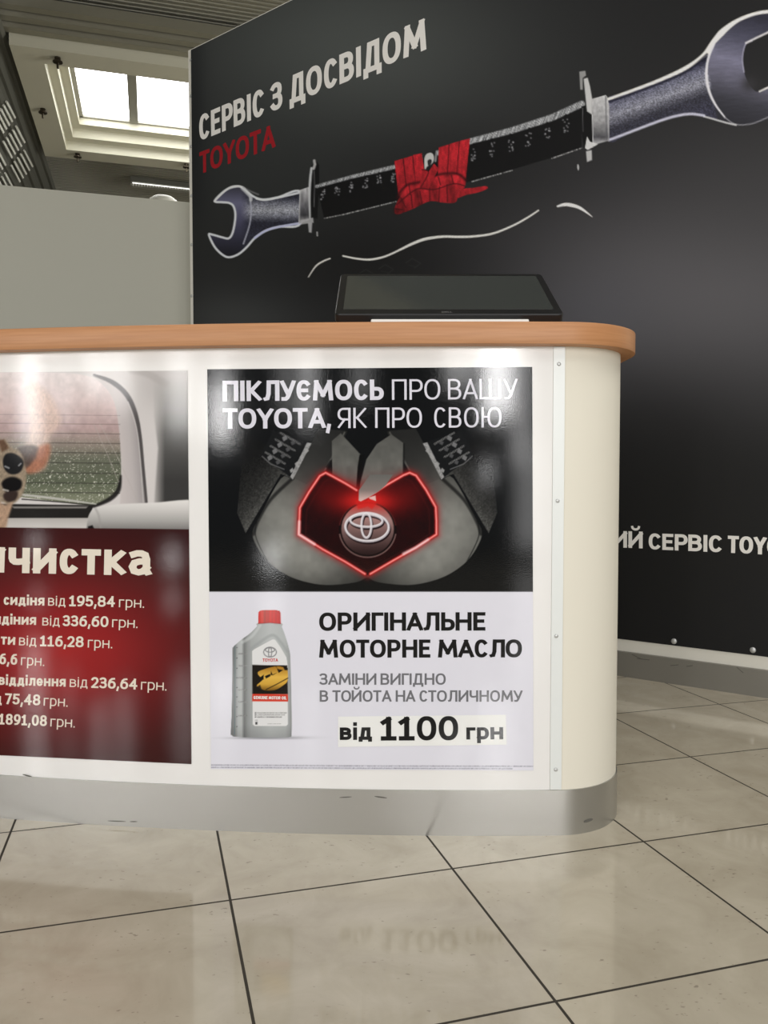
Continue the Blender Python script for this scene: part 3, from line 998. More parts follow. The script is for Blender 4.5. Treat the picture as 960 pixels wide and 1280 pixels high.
# corrugated sheet, ribs across
mb = MB()
prof = []
a = -4.0
while a < 19:
    prof += [(a, 0), (a + .03, 0), (a + .036, .022), (a + .066, .022)]
    a += .072
vs = []
for aa, zz in prof:
    vs += [AD(aa, -9.0, ZC + zz), AD(aa, 11, ZC + zz)]
mb.add(vs, [(2 * i, 2 * i + 1, 2 * i + 3, 2 * i + 2) for i in range(len(prof) - 1)])
tag(mb.build('ceiling', M['corrugated']), 'brown grey corrugated metal ceiling', kind='structure')
# hanging edge beam in front of the surround
mb = MB()
for k in range(3):
    mb.box(AD(PA0 - .07 - .12 * k, 1.0, ZP + .16 + .05 * k), DV, AV, (0, 0, 1), 5.6, .05, .05)
tag(mb.build('trim_1', M['corrugated']), 'stepped metal edge in front of the skylight surround', kind='structure')

# white surround with a stepped skylight well
sk = MB()


def ring_slab(mb, a0, a1, d0, d1, A0, A1, D0, D1, z0, z1):
    for (x0, x1, y0, y1) in ((A0, a0, D0, D1), (a1, A1, D0, D1), (a0, a1, D0, d0), (a0, a1, d1, D1)):
        mb.box(AD((x0 + x1) / 2, (y0 + y1) / 2, (z0 + z1) / 2), AV, DV, (0, 0, 1), (x1 - x0) / 2, (y1 - y0) / 2, (z1 - z0) / 2)


ring_slab(sk, OA0, OA1, OD0, OD1, PA0, PA1, PD0, PD1, ZP, ZP + .12)
st = .14; sd_ = .095
for k in range(1, 3):
    ring_slab(sk, OA0 + st * k, OA1 - st * k, OD0 + sd_ * k, OD1 - sd_ * k, OA0 - .05, OA1 + .05, OD0 - .05, OD1 + .05, ZP + .12 * k, ZP + .12 * k + .12)
surround = tag(sk.build('trim_2', M['ceiling_white']), 'white stepped surround of the skylight', kind='structure')
win = empty('window_1', AD((OA0 + OA1) / 2, (OD0 + OD1) / 2, ZP + .36))
tag(win, 'bright skylight in the white surround', kind='structure')
i2 = st * 2; j2 = sd_ * 2
mb = MB(); mb.box(AD((OA0 + OA1) / 2, (OD0 + OD1) / 2, ZP + .375), AV, DV, (0, 0, 1), (OA1 - OA0) / 2 - i2 + .04, (OD1 - OD0) / 2 - j2 + .04, .01)
mb.build('window_pane', M['pane'], win)
mb = MB()
mul = to_AD(on_level(np.array(166.0), np.array(124.0), ZP + .345))[1]
mb.box(AD((OA0 + OA1) / 2, mul, ZP + .345), AV, DV, (0, 0, 1), (OA1 - OA0) / 2 - i2, .055, .02)
mb.box(AD((OA0 + OA1) / 2, mul + 1.75, ZP + .345), AV, DV, (0, 0, 1), (OA1 - OA0) / 2 - i2, .055, .02)
for sgn, aa in ((1, OA0 + i2), (-1, OA1 - i2)):
    mb.box(AD(aa + sgn * .012, (OD0 + OD1) / 2, ZP + .35), AV, DV, (0, 0, 1), .02, (OD1 - OD0) / 2 - j2, .02)
mb.box(AD((OA0 + OA1) / 2, OD0 + j2 + .02, ZP + .35), AV, DV, (0, 0, 1), (OA1 - OA0) / 2 - i2, .03, .02)
mb.build('window_frame', M['mullion'], win)


# sprinkler heads under the surround
def sprinkler_proto():
    r = empty('ceiling_sprinkler', (0, 0, 0))
    m_ = MB(); m_.lathe((0, 0, -.02), [(.03, 0), (.03, .02)], 16); m_.build('escutcheon', M['sprinkler'], r)
    m_ = MB(); m_.lathe((0, 0, -.11), [(.012, 0), (.012, .09)], 12); m_.build('sprinkler_body', M['sprinkler'], r)
    m_ = MB(); m_.lathe((0, 0, -.05), [(.05, 0), (.05, .01), (.014, .025)], 16); m_.build('deflector', M['sprinkler'], r)
    return r


def copy_thing(r, loc):
    c = r.copy(); COL.objects.link(c); c.location = loc
    for ch in r.children:
        d = ch.copy(); COL.objects.link(d); d.parent = c
    return c


sp0 = sprinkler_proto()
sp_spots = [((72, 72), 'dark sprinkler head under the near corner of the white skylight surround'),
            ((53.5, 136), 'dark sprinkler head midway along the outer side of the skylight surround'),
            ((97, 192), 'dark sprinkler head near the far corner of the white skylight surround'),
            ((233, 205), 'dark sprinkler head half hidden by the top of the black wall')]
for i, ((px, py), lb) in enumerate(sp_spots):
    p = on_level(np.array(float(px)), np.array(float(py)), ZP)
    o = sp0 if i == 0 else copy_thing(sp0, p)
    o.location = p
    tag(o, lb, 'sprinkler', 'sprinkler heads under the skylight surround')

# sloping ribbed soffit at the left, dropping away from the surround
sd = np.array([0, 0, 0.0]) - .63 * DV; sd[2] = -.777
sn = np.cross(AV, sd); sn = sn if sn[2] < 0 else -sn      # towards the room below
s0 = AD(0, PD0 - .03, ZP + .1)
mb = MB()
prof = []
q = 0.0
while q < 5.6:
    prof += [(q, 0), (q + .05, 0), (q + .07, .03), (q + .12, .03)]
    q += .14
vs = []
for qq, zz in prof:
    for aa in (2.0, 13.2):
        vs.append(s0 + aa * AV + qq * sd - zz * sn)
mb.add(vs, [(2 * i, 2 * i + 1, 2 * i + 3, 2 * i + 2) for i in range(len(prof) - 1)])
tag(mb.build('wall_side', M['dark_metal']), 'dark sloping ribbed metal cladding beside the skylight', kind='structure')


def on_slope(x, y, off=0.02):
    d = rays(np.array(float(x)), np.array(float(y)))
    p0 = s0 + off * sn
    return CAM + ((p0 - CAM) @ sn) / (d @ sn) * d


vent_rows = [((13.5, 139), (-26, 190), 'pale slatted vent opening highest on the dark sloping cladding'),
             ((25.5, 170), (-18, 222), 'pale slatted vent opening in the middle of the dark sloping cladding'),
             ((35.5, 200), (-8, 252), 'pale slatted vent opening lowest on the dark sloping cladding')]
for (ax_, ay_), (bx_, by_), lb in vent_rows:
    r = empty('slatted_vent', on_slope(ax_, ay_))
    tag(r, lb, 'vent', 'slatted vents in the sloping cladding')
    n = 11
    slats = MB()
    for k in range(n):
        if k == 5: continue
        t = k / n
        x, y = ax_ + (bx_ - ax_) * t, ay_ + (by_ - ay_) * t
        p0, p1 = on_slope(x - 5.5, y - 12), on_slope(x + 5.0, y + 8)
        e = p1 - p0; L = np.linalg.norm(e); e = e / L
        slats.box((p0 + p1) / 2, e, np.cross(e, sn), sn, L / 2, .0115, .01)
    slats.build('slats', M['slat'], r)

# dark end wall far beyond the ceiling
mb = MB()
mb.box(AD(15.5, 1, 3), DV, AV, (0, 0, 1), 10, .05, 3)
tag(mb.build('wall_far', M['dark_metal']), 'dark far end wall of the hall', kind='structure')

# strip light far back
la = on_level(np.array(163.0), np.array(230.0), ZC - .12); lb_ = on_level(np.array(300.0), np.array(245.0), ZC - .12)
e = lb_ - la; L = np.linalg.norm(e); e /= L; n_ = np.cross((0, 0, 1), e)
lamp = empty('ceiling_light', (la + lb_) / 2)
tag(lamp, 'long louvred strip light glowing under the dark far ceiling', 'lamp')
mb = MB(); mb.box((la + lb_) / 2 + (0, 0, .06), e, n_, (0, 0, 1), L / 2, .07, .04); mb.build('housing', M['dark_metal'], lamp)
mb = MB(); mb.box((la + lb_) / 2, e, n_, (0, 0, 1), L / 2 - .03, .05, .012); mb.build('tube', M['tube'], lamp)
mb = MB()
for k in range(40):
    p = la + e * (L * (k + .5) / 40)
    mb.box(p + (0, 0, -.02), e, n_, (0, 0, 1), .02, .06, .014)
mb.build('louvre', M['mullion'], lamp)

# rounded lamp top showing over the partition
dc = on_depth(np.array(204.0), np.array(256.0), 9.0)
dome = empty('dome_lamp', (dc[0], dc[1], 0))
tag(dome, 'white rounded lamp top just showing over the grey partition', 'lamp')
mb = MB(); mb.lathe(dc, [(.17, -.1), (.168, 0), (.15, .045), (.11, .075), (.05, .09)], 28); mb.build('lamp_shade', M['lamp_white'], dome, True)
mb = MB(); mb.lathe((dc[0], dc[1], 0), [(.16, 0), (.16, .02), (.02, .04), (.018, dc[2] - .06)], 20); mb.build('lamp_pole', M['lamp_white'], dome)


# ================================================================== RECEPTION COUNTER
S_END = -1.75                                   # left end (outside the picture)


def outline(off, x_from=S_END, part='all', n=64):
    """plan of the counter body grown by off: front arc, rounded corner, side, back"""
    pts = []
    ang = math.atan2(CRX - RX, RYC - CRY)       # corner centre seen from the arc centre
    a0 = math.asin((x_from - RX) / RF)
    if part in ('all', 'front'):
        for t in np.linspace(a0, ang, n):
            pts.append((RX + (RF + off) * math.sin(t), RYC - (RF + off) * math.cos(t)))
    if part in ('all', 'corner'):
        for t in np.linspace(ang - math.pi / 2, 0, 25)[(1 if part == 'all' else 0):]:
            pts.append((CRX + (CRR + off) * math.cos(t), CRY + (CRR + off) * math.sin(t)))
        pts.append((CRX + CRR + off, 2.62 + off))
    if part == 'all':
        yl = RYC - math.sqrt(RF ** 2 - (S_END - RX) ** 2)
        pts.append((x_from, yl + .66 + off))
    return pts


z_top = float(on_counter(np.array(480.0), np.array(402.3), .03)[2])
z_und = float(on_counter(np.array(480.0), np.array(430.3), .03)[2])
z_pl = float(on_counter(np.array(600.0), np.array(987.5), .0)[2])
x_seam = float(on_counter(np.array(689.5), np.array(700.0))[0])

counter = empty('reception_counter', (-.4, 2.2, 0))
tag(counter, 'white fronted reception counter with cream rounded corner and grey metal plinth', 'counter')


def shell(pts, z0, z1, name, m, parent, thick=.016):
    n = len(pts)
    mb = MB()
    P = np.array(pts)
    T = np.gradient(P, axis=0); T /= np.linalg.norm(T, axis=1)[:, None]
    Nn = np.stack([-T[:, 1], T[:, 0]], -1)       # inward
    Q = P + Nn * thick
    loop = [tuple(p) for p in P] + [tuple(p) for p in Q[::-1]]
    mb.prism(loop, z0, z1)
    o = mb.build(name, m, parent, True)
    md = o.modifiers.new('edges', 'EDGE_SPLIT'); md.split_angle = math.radians(40)
    return o


front_pts = [p for p in outline(0, part='front', n=90) if p[0] < x_seam] + [(x_seam, RYC - math.sqrt(RF ** 2 - (x_seam - RX) ** 2))]
side_pts = [front_pts[-1]] + [p for p in outline(0, part='front', n=90) if p[0] > x_seam] + outline(0, part='corner')[1:]
shell(front_pts, z_pl, z_und, 'front_panel', M['white_panel'], counter)
sp_ = shell(side_pts, z_pl, z_und, 'side_panel', M['cream'], counter); sp_['label'] = 'cream curved corner panel'
plo = shell(outline(.003, part='front', n=90) + outline(.003, part='corner')[1:], 0, z_pl, 'plinth', M['plinth'], counter, .02)
plo['label'] = 'satin grey metal plinth'
# hidden back and end boards so that the body is closed
bo = outline(0)
mb = MB(); mb.prism([(bo[0][0], bo[0][1]), (bo[0][0] + .02, bo[0][1]), (bo[-1][0] + .02, bo[-1][1]), bo[-1]], 0, z_und); mb.build('end_panel', M['cream'], counter)
mb = MB(); mb.prism([bo[-1], (bo[-1][0], bo[-1][1] - .02), (bo[-2][0] - .02, bo[-2][1] - .02), (bo[-2][0] - .02, bo[-2][1])], 0, z_und); mb.build('back_panel', M['cream'], counter)
# edge strip with screws
es = [tuple(on_counter(np.array(x), np.array(700.0), .003)[:2]) for x in np.linspace(690, 704.2, 6)]
ang = math.atan2(CRX - RX, RYC - CRY)
strip = shell(es, z_pl + .001, z_und - .001, 'edge_strip', M['strip'], counter, .0028)
strip['label'] = 'pale metal edge strip'
for px, py in ((698.7, 455), (697, 626), (695.3, 795), (694.7, 962)):
    p = on_counter(np.array(px), np.array(float(py)), .003)
    mb = MB(); mb.lathe(p, [(.0045, 0), (.004, .0015), (.0015, .0022)], 14, (.02, -1, 0)); mb.build('screw', M['screw'], strip, True)
# scuffs on the plinth
for x0, y0, x1, y1, wd in ((722.5, 1023.5, 734, 1019.5, .0035), (468, 995.5, 484, 997.5, .0016), (424, 997, 440, 996, .0012), (134, 1026, 158, 1027, .0012), (162, 1027, 172, 1027, .0012), (28, 968, 40, 971, .0016)):
    if x0 > 700:
        a_, b_ = [np.array(p) for p in (on_depth(np.array(x0), np.array(y0), 1.823), on_depth(np.array(x1), np.array(y1), 1.836))]
        nn = np.array([.42, -.9, 0])
        ctr = (a_ + b_) / 2
        rel = ctr[:2] - np.array([CRX, CRY]); rel = rel / np.linalg.norm(rel)
        ctr[:2] = np.array([CRX, CRY]) + rel * (CRR + .0035)
        nn = np.array([rel[0], rel[1], 0])
        tt = np.cross((0, 0, 1), nn)
        e = tt * (b_ - a_)[0] * 1.1 + np.array([0, 0, (b_ - a_)[2]])
    else:
        a_, b_ = on_counter(np.array(x0), np.array(float(y0)), .0034), on_counter(np.array(x1), np.array(float(y1)), .0034)
        ctr = (a_ + b_) / 2; e = b_ - a_; nn = np.array([(ctr[0] - RX) / RF, -1, 0])
    L = np.linalg.norm(e); e = e / L
    up_ = np.cross(nn, e)
    V_ = [ctr + e * L / 2 * math.cos(t) + up_ * wd * math.sin(t) for t in np.linspace(0, 2 * math.pi, 16, endpoint=False)]
    link('scuff', V_, [tuple(range(16))], M['scuff'], plo, base=(0, 0, 0))

# wooden worktop
ct = outline(.033)
ct[0] = (ct[0][0] - .02, ct[0][1]); ct[-1] = (ct[-1][0] - .02, ct[-1][1])
mb = MB(); mb.prism(ct, z_und, z_top)
top_o = mb.build('countertop', M['wood'], None, True)
md = top_o.modifiers.new('bevel', 'BEVEL'); md.width = .0025; md.segments = 2; md.limit_method = 'ANGLE'; md.angle_limit = math.radians(50)
md = top_o.modifiers.new('edges', 'EDGE_SPLIT'); md.split_angle = math.radians(40)
tag(top_o, 'beech coloured wooden worktop with rounded end lying on the white counter', 'worktop')


# ================================================================== POSTERS
def poster_grid(corners, step):
    (ax, ay), (bx, by), (cx, cy), (dx, dy) = corners          # TL TR BR BL
    nc = int(abs(bx - ax) / step) + 2; nr = int(abs(dy - ay) / step) + 2
    s = np.linspace(0, 1, nc)[None, :, None]; t = np.linspace(0, 1, nr)[:, None, None]
    A, B, C_, D = [np.array(p, float) for p in corners]
    art = (A * (1 - s) + B * s) * (1 - t) + (D * (1 - s) + C_ * s) * t
    return art, on_counter(art[..., 0], art[..., 1], .0012)


def counter_surf(x, y, h):
    return on_counter(np.array(float(x)), np.array(float(y)), .0012 + h)


# ---------------- oil service poster
def paint_service(art):
    c = Canvas(art, (220, 219, 228))
    c.fill([(250, 450), (680, 450), (680, 739.6), (250, 739.6)], (13, 14, 15), soft=.5)
    c.frame(240, 440, 2.087)
    MX = 457.0
    mir = lambda P: [(2 * MX - x, y) for x, y in P]

    def clip(f):
        return f

    def cloth(x, y):
        n = fnoise(x / 3.2, y / 3.2, 3)
        xm = np.where(x > MX, 2 * MX - x, x)
        dist = ((262 - xm) * 142 - (y - 330) * -122 * -1) / 187.0        # distance outwards from the bright cuff edge
        k = np.clip(1.02 * np.exp(-np.clip(dist, 0, 400) / 85), .12, 1) * np.interp(y, [200, 300], [.6, 1])
        v = (44 + 66 * n) * k
        return np.stack([v * 1.0, v * 1.0, v * .97], -1)

    def leather(x, y):
        u = np.abs(x - MX)
        v = 100 * np.exp(-(((u - 215) / 150) ** 2 + ((y - 450) / 150) ** 2)) + 50 * np.exp(-(((u - 120) / 120) ** 2 + ((y - 560) / 70) ** 2)) + 26
        v = v * (.93 + .14 * fnoise(x / 20, y / 20, 2))
        return np.stack([v, v, v * .96], -1)
    for f in (lambda P: P, mir):
        # sleeve
        c.fill(f([(125, 205), (190, 240), (262, 330), (232, 318), (140, 472), (118, 420), (128, 300)]), cloth, soft=.8)
        # hand back and palm
        c.fill(spline(f([(232, 330), (262, 328), (300, 290), (360, 225), (400, 205), (398, 225), (345, 312), (283, 405), (283, 478), (370, 530), (452, 577), (448, 592), (420, 602), (350, 608), (290, 598), (240, 578), (196, 545), (168, 505), (158, 470), (176, 430)]), True, 4),
               leather, soft=.7)
        c.fill(f([(398, 205), (330, 200), (262, 328), (300, 345), (345, 310)]), lambda x, y: leather(x, y) * .75 + 12, soft=.9)
        c.stroke(f([(398, 210), (365, 275), (345, 312)]), 4, (110, 110, 106), .6, soft=.8)
        c.stroke(f([(172, 430), (166, 480), (196, 545)]), 3, (24, 24, 24), .7, smooth=True)
        c.stroke(f([(262, 330), (205, 385), (172, 440), (160, 475)]), 9, (14, 14, 14), .7, smooth=True, soft=1.2)
        # cuff with gauges
        c.fill(f([(180, 268), (212, 205), (312, 238), (262, 332), (250, 322)]), (20, 21, 22), soft=.8)
        c.fill(f([(312, 238), (300, 236), (256, 326), (263, 333)]), lambda x, y: np.stack([110 + 70 * fnoise(x / 3, y / 3)] * 3, -1), .95)
        for i in range(4):
            bx, by = 192 + i * 13.0, 262 - i * 17.0
            P0, P1 = (bx, by), (bx + 62, by + 36)
            c.stroke(f([P0, (bx + 50, by + 29)]), 5.5, lambda x, y: np.stack([34 + 105 * (np.sin((x * .86 + y * .5 * (1 if x.mean() < MX else -1)) * 1.9) > 0)] * 3, -1), .75, soft=.5)
            c.fill(f([(bx + 4, by + 12), (bx + 14, by + 6), (bx + 18, by + 16), (bx + 8, by + 22)]), (118, 118, 120), .9)
            c.fill(f([(bx + 26, by + 24), (bx + 34, by + 20), (bx + 38, by + 28), (bx + 30, by + 32)]), (80, 80, 82), .9)
            c.fill(f([(bx + 63, by + 46), (bx + 70, by + 40), (bx + 74, by + 47), (bx + 66, by + 54)]), (150, 150, 150), .9)
        c.stroke(f([(183, 272), (205, 292), (240, 306)]), 2.5, (110, 110, 112), .8)
    # inner fingers and thumbs
    finger = lambda x, y: np.stack([np.interp(y, [200, 300, 390], [78, 98, 84]) * (.9 + .2 * fnoise(x / 18, y / 18, 2))] * 3, -1) * np.array([1, 1, .96])
    c.fill([(365, 232), (388, 212), (440, 268), (436, 300), (430, 362), (366, 326)], finger, soft=.8)
    c.fill(spline([(362, 240), (364, 320)], False), (20, 20, 20))
    c.stroke([(352, 300), (362, 285), (363, 320)], 6, (18, 18, 18), .8)
    c.fill([(552, 238), (520, 215), (482, 240), (455, 280), (438, 345), (436, 388), (446, 390), (480, 366), (552, 322)], finger, soft=.8)
    c.fill([(437, 268), (450, 268), (442, 310), (436, 362), (428, 360), (432, 300)], (10, 10, 10), soft=.8)
    c.stroke([(553, 240), (552, 318)], 5, (22, 22, 22), .8)
    # heart opening
    c.frame(360, 580, 4.571)
    heart = np.array([(392, 150), (330, 112), (250, 68), (215, 50), (182, 68), (120, 160), (68, 250), (64, 325), (62, 402), (200, 488), (330, 560), (440, 628), (455, 634), (470, 628), (600, 552), (730, 478), (848, 402), (848, 325), (844, 246), (790, 150), (732, 66), (695, 50), (660, 64), (560, 122), (470, 180), (440, 196), (412, 212)], float)
    halo = np.vstack([heart[:26], heart[25:26]])
    c.glow(heart[:-1], 26, (170, 40, 40), .6)
    c.fill(heart, lambda x, y: np.stack([26 + 12 * fnoise(x / 30, y / 30), 8 + 0 * x, 9 + 0 * x], -1), soft=.6)
    inner = (heart - (455, 340)) * .9 + (455, 345)
    c.stroke(inner[:-2], 7, (64, 20, 20), .5, soft=1)
    c.blob(455, 205, 190, 90, (196, 28, 26), .85)
    c.blob(230, 170, 110, 90, (96, 14, 14), .6)
    c.blob(680, 170, 120, 90, (92, 14, 14), .6)
    # round badge
    c.fill(ell(455, 375, 165, 160), (20, 10, 10))
    c.fill(ell(455, 372, 150, 148), lambda x, y: ramp(np.clip((y - 225) / 300, 0, 1), [(0, (176, 70, 64)), (.3, (158, 122, 118)), (.6, (104, 80, 78)), (1, (34, 20, 20))]), soft=1)
    c.stroke(ell(455, 375, 162, 158, a0=10, a1=170), 6, (150, 118, 114), .85, soft=.8)
    c.stroke(ell(455, 375, 162, 158, a0=190, a1=350), 5, (110, 40, 38), .8, soft=.8)
    c.blob(455, 215, 130, 40, (214, 36, 32), .75)
    c.fill([(385, 215), (420, 190), (500, 195), (505, 225), (480, 258), (455, 240), (430, 250), (400, 258)], (206, 34, 30), .7, soft=1.4)
    # emblem of three ovals
    for dx, dy, col, ww in ((4, 9, (30, 18, 20), 17), (0, 0, (196, 190, 196), 15), (-2, -4, (232, 228, 230), 5)):
        c.stroke(ell(452 + dx, 361 + dy, 124, 80, 2), ww, col, .95, closed=True, soft=.6)
        c.stroke(ell(448 + dx, 324 + dy, 92, 36, 2), ww * .9, col, .95, closed=True, soft=.6)
        c.stroke(ell(448 + dx, 352 + dy, 28, 70), ww * .9, col, .95, closed=True, soft=.6)
    # rim light
    edge = np.vstack([heart[:24]])
    for w_, col_, a_ in ((26, (120, 18, 18), .55), (14, (226, 52, 48), .9), (6, (255, 190, 186), .85)):
        c.stroke(heart[:12], w_, col_, a_, soft=1.0)
        c.stroke(heart[13:26], w_, col_, a_, soft=1.0)
    c.stroke([(64, 330), (62, 402), (150, 458)], 14, (250, 226, 228), .75, soft=1.6)
    c.stroke([(660, 512), (730, 478), (800, 432)], 14, (240, 226, 230), .7, soft=1.6)
    # right thumb in front
    c.fill([(470, 60), (405, 150), (404, 208), (416, 214), (462, 190), (520, 155), (560, 120), (600, 60)], lambda x, y: ramp(np.clip((y - 60) / 150, 0, 1), [(0, (98, 98, 95)), (.6, (128, 116, 112)), (1, (214, 178, 172))]), soft=.7)
    c.fill([(460, 192), (500, 180), (503, 212), (488, 206), (470, 200)], (226, 196, 190), .9)
    # lower lilac panel already there; oil bottle
    c.frame(280, 755, 7.317)
    c.blob(560, 1222, 230, 14, (150, 150, 156), .55)
    c.blob(330, 1226, 260, 10, (104, 106, 110), .6)
    body = spline([(312, 178), (300, 205), (235, 270), (160, 325), (105, 372), (84, 395), (78, 430), (76, 700), (70, 1000), (62, 1180), (72, 1200), (105, 1215), (300, 1222), (560, 1220), (600, 1216), (618, 1195), (619, 1000), (612, 700), (606, 480), (592, 400), (560, 290), (530, 210), (522, 178)], True, 5)

    def can(x, y):
        t = np.interp(x, [70, 100, 128, 160, 185, 215, 250, 420, 560, 600, 620], [110, 128, 178, 186, 120, 150, 166, 186, 178, 158, 140])
        v = t * np.interp(y, [170, 300, 420, 1100, 1220], [.98, 1.02, 1, .99, .86])
        return np.stack([v * .98, v * 1.0, v * 1.0], -1)
    c.fill(body, can, soft=.35)
    c.stroke([(235, 420), (300, 370), (440, 285), (520, 350), (575, 430)], 26, (150, 154, 155), .5, smooth=True, soft=1.0)
    c.stroke([(330, 195), (260, 290), (170, 350)], 26, (206, 210, 210), .5, smooth=True, soft=1)
    c.stroke([(100, 385), (100, 800), (96, 1190)], 6, (74, 100, 106), .7)
    for yy in (398, 494, 588, 674, 764, 850, 942, 1030, 1122):
        c.fill(ell(118, yy, 7, 5), (84, 88, 90), .9, soft=.3)
    for yy in (455, 565, 675, 785, 895, 1020):
        c.stroke([(134, yy), (208, yy)], 14, lambda x, y: np.stack([90 + 90 * vnoise(x / 9, y / 5)] * 3, -1), .55, soft=.4)
    cap = [(316, 75), (330, 60), (380, 54), (470, 54), (508, 64), (518, 82), (520, 180), (420, 172), (312, 178)]
    c.fill(cap, lambda x, y: np.stack([np.interp(x, [312, 340, 375, 430, 520], [186, 214, 176, 204, 186]) + 8 * np.sin(x / 5.5), np.interp(x, [312, 340, 520], [44, 74, 46]), np.interp(x, [312, 340, 520], [44, 66, 44])], -1), soft=.35)
    c.stroke([(312, 179), (420, 172), (520, 181)], 6, (120, 30, 30), .8)
    lab = [(258, 430), (275, 415), (440, 325), (455, 322), (470, 330), (520, 400), (572, 490), (582, 560), (585, 1100), (570, 1115), (280, 1115), (262, 1100)]
    c.fill(lab, (222, 222, 222), soft=.35)
    c.fill([(257, 556), (580, 562), (584, 826), (258, 822)], (24, 20, 16), soft=.35)
    c.fill(spline([(310, 640), (330, 610), (470, 570), (550, 580), (580, 600), (582, 700), (540, 745), (470, 785), (380, 790), (330, 770), (300, 745), (330, 715), (350, 690)], True), lambda x, y: ramp(np.clip((y - 570) / 220, 0, 1), [(0, (160, 112, 34)), (.45, (222, 178, 78)), (.75, (206, 160, 62)), (1, (120, 84, 26))]), soft=.5)
    for q in ([(318, 680), (365, 645), (362, 690), (330, 700)], [(372, 660), (420, 640), (425, 660), (385, 682)], [(430, 615), (445, 645), (485, 628), (450, 650), (425, 650)], [(485, 595), (500, 630), (540, 605), (520, 600)], [(540, 575), (582, 585), (582, 606), (556, 606)]):
        c.fill(q, (22, 18, 12), soft=.5)
    c.stroke([(385, 782), (480, 735), (584, 678)], 8, (34, 26, 14), .9)
    c.stroke([(470, 568), (500, 600)], 4, (60, 44, 18), .8)
    c.fill([(300, 760), (330, 738), (350, 790), (345, 806), (310, 800)], (22, 18, 12), .8)
    c.fill([(258, 822), (584, 826), (586, 892), (258, 890)], (206, 62, 44), soft=.35)
    for dx, ww in ((0, 9),):
        for P in (ell(421, 440, 58, 45), ell(421, 420, 42, 20), ell(421, 442, 15, 43)):
            c.stroke(P, ww, (128, 128, 130), .95, closed=True, soft=.3)
    for yy, x1 in ((996, 570), (1014, 552), (1034, 526)):
        c.stroke([(306, yy), (x1, yy)], 9, lambda x, y: np.stack([60 + 130 * vnoise(x / 6, y / 3)] * 3, -1), .75, soft=.3)
        c.fill([(282, yy - 6), (296, yy - 6), (296, yy + 6), (282, yy + 6)], (110, 110, 112), .9, soft=.3)
    c.fill([(286, 1078), (306, 1078), (306, 1102), (286, 1102)], (50, 50, 52), .9, soft=.3)
    c.stroke([(286, 1063), (306, 1063)], 6, (120, 120, 122), .7, soft=.3)
    c.stroke([(400, 1096), (520, 1096)], 7, lambda x, y: np.stack([110 + 90 * vnoise(x / 6, y / 3)] * 3, -1), .6, soft=.3)
    # two rows of fine print at the foot, too small to read
    c.frame(0, 0, 1)
    for y0_, x1_ in ((956.3, 665.5), (959.2, 640)):
        c.stroke([(264.5, y0_), (460, y0_ + 1.2), (x1_, y0_ + 1.6)], 1.5, lambda x, y: np.stack([70 + 130 * vnoise(x * 1.4, y * .8), 70 + 128 * vnoise(x * 1.4, y * .8), 84 + 126 * vnoise(x * 1.4, y * .8)], -1), .6, soft=.45)
    return c.C


SERV = [(259, 461.6), (665.3, 458.6), (666.8, 963.2), (263.6, 961.2)]
art, P = poster_grid(SERV, .8)
serv = grid_object('oil_poster', P, paint_service(art), M['print'])
tag(serv, 'glossy poster of gloved hands around a red heart above an oil bottle', 'poster')
lettering('headline', [('ПІКЛУЄМОСЬ', .19, 278.3, 501.6, 479.8, 499.9, 25.6), ('ПРО', .11, 490, 499.8, 550.5, 499.4, 25.6), ('ВАШУ', .11, 560, 499.3, 647, 498.8, 25.6),
                       ('TOYOTA', .19, 278.5, 536.0, 407.3, 535.2, 25.4), (',', .19, 408, 536.0, 412.6, 535.8, 25.4), ('ЯК', .11, 422, 535.2, 458.3, 535, 25.4), ('ПРО', .11, 469, 534.9, 527.5, 534.7, 25.4), ('СВОЮ', .11, 542.8, 534.6, 627, 534.2, 25.4)],
          counter_surf, M['ink_lilac'], serv, 'lilac white headline lettering')
lettering('product_title', [('ОРИГІНАЛЬНЕ', .2, 399, 788.7, 606.8, 788.2, 23), ('МОТОРНЕ', .2, 399, 822.2, 538, 822, 22.6), ('МАСЛО', .2, 547.6, 822, 652.5, 821.8, 22.6)],
          counter_surf, M['ink_black'], serv, 'bold black title lettering')
lettering('offer_text', [('ЗАМІНИ ВИГІДНО', .165, 399.6, 856, 557.2, 856, 14.3), ('В ТОЙОТА НА СТОЛИЧНОМУ', .165, 399.6, 877.2, 653.2, 877.2, 14.3)],
          counter_surf, M['ink_grey'], serv, 'grey offer lettering')
qs = [(422.6, 895.8), (632.2, 893.5), (633.2, 930.8), (422.6, 933.7)]
n = 24
V_ = []
for k in range(n + 1):
    t = k / n
    for (p, q) in ((qs[0], qs[1]), (qs[3], qs[2])):
        V_.append(counter_surf(p[0] + (q[0] - p[0]) * t, p[1] + (q[1] - p[1]) * t, .0004))
stk = link('price_sticker', V_, [(2 * i, 2 * i + 1, 2 * i + 3, 2 * i + 2) for i in range(n)], M['sticker'], serv)
stk['label'] = 'white paper price sticker pasted on the poster'
lettering('price', [('від', .2, 424.8, 925, 465, 924.8, 21.8), ('1100', .19, 476, 925.8, 572.8, 925.4, 30.4), ('грн', .2, 583, 924.4, 629, 924, 21)],
          lambda x, y, h: counter_surf(x, y, h + .0004), M['ink_black'], stk, 'bold black price lettering')
f7 = lambda x, y: (280 + x / 7.317, 755 + y / 7.317)
(x0, y0), (x1, y1) = f7(352, 528), f7(494, 528)
lettering('bottle_brand', [('TOYOTA', .17, x0, y0, x1, y1, 30 / 7.317)], counter_surf, M['ink_red'], serv, 'red lettering on the pictured bottle')
(x0, y0), (x1, y1) = f7(270, 870), f7(572, 874)
lettering('bottle_title', [('GENUINE MOTOR OIL', .2, x0, y0, x1, y1, 29 / 7.317)], counter_surf, M['ink_white'], serv, 'white lettering on the pictured bottle')


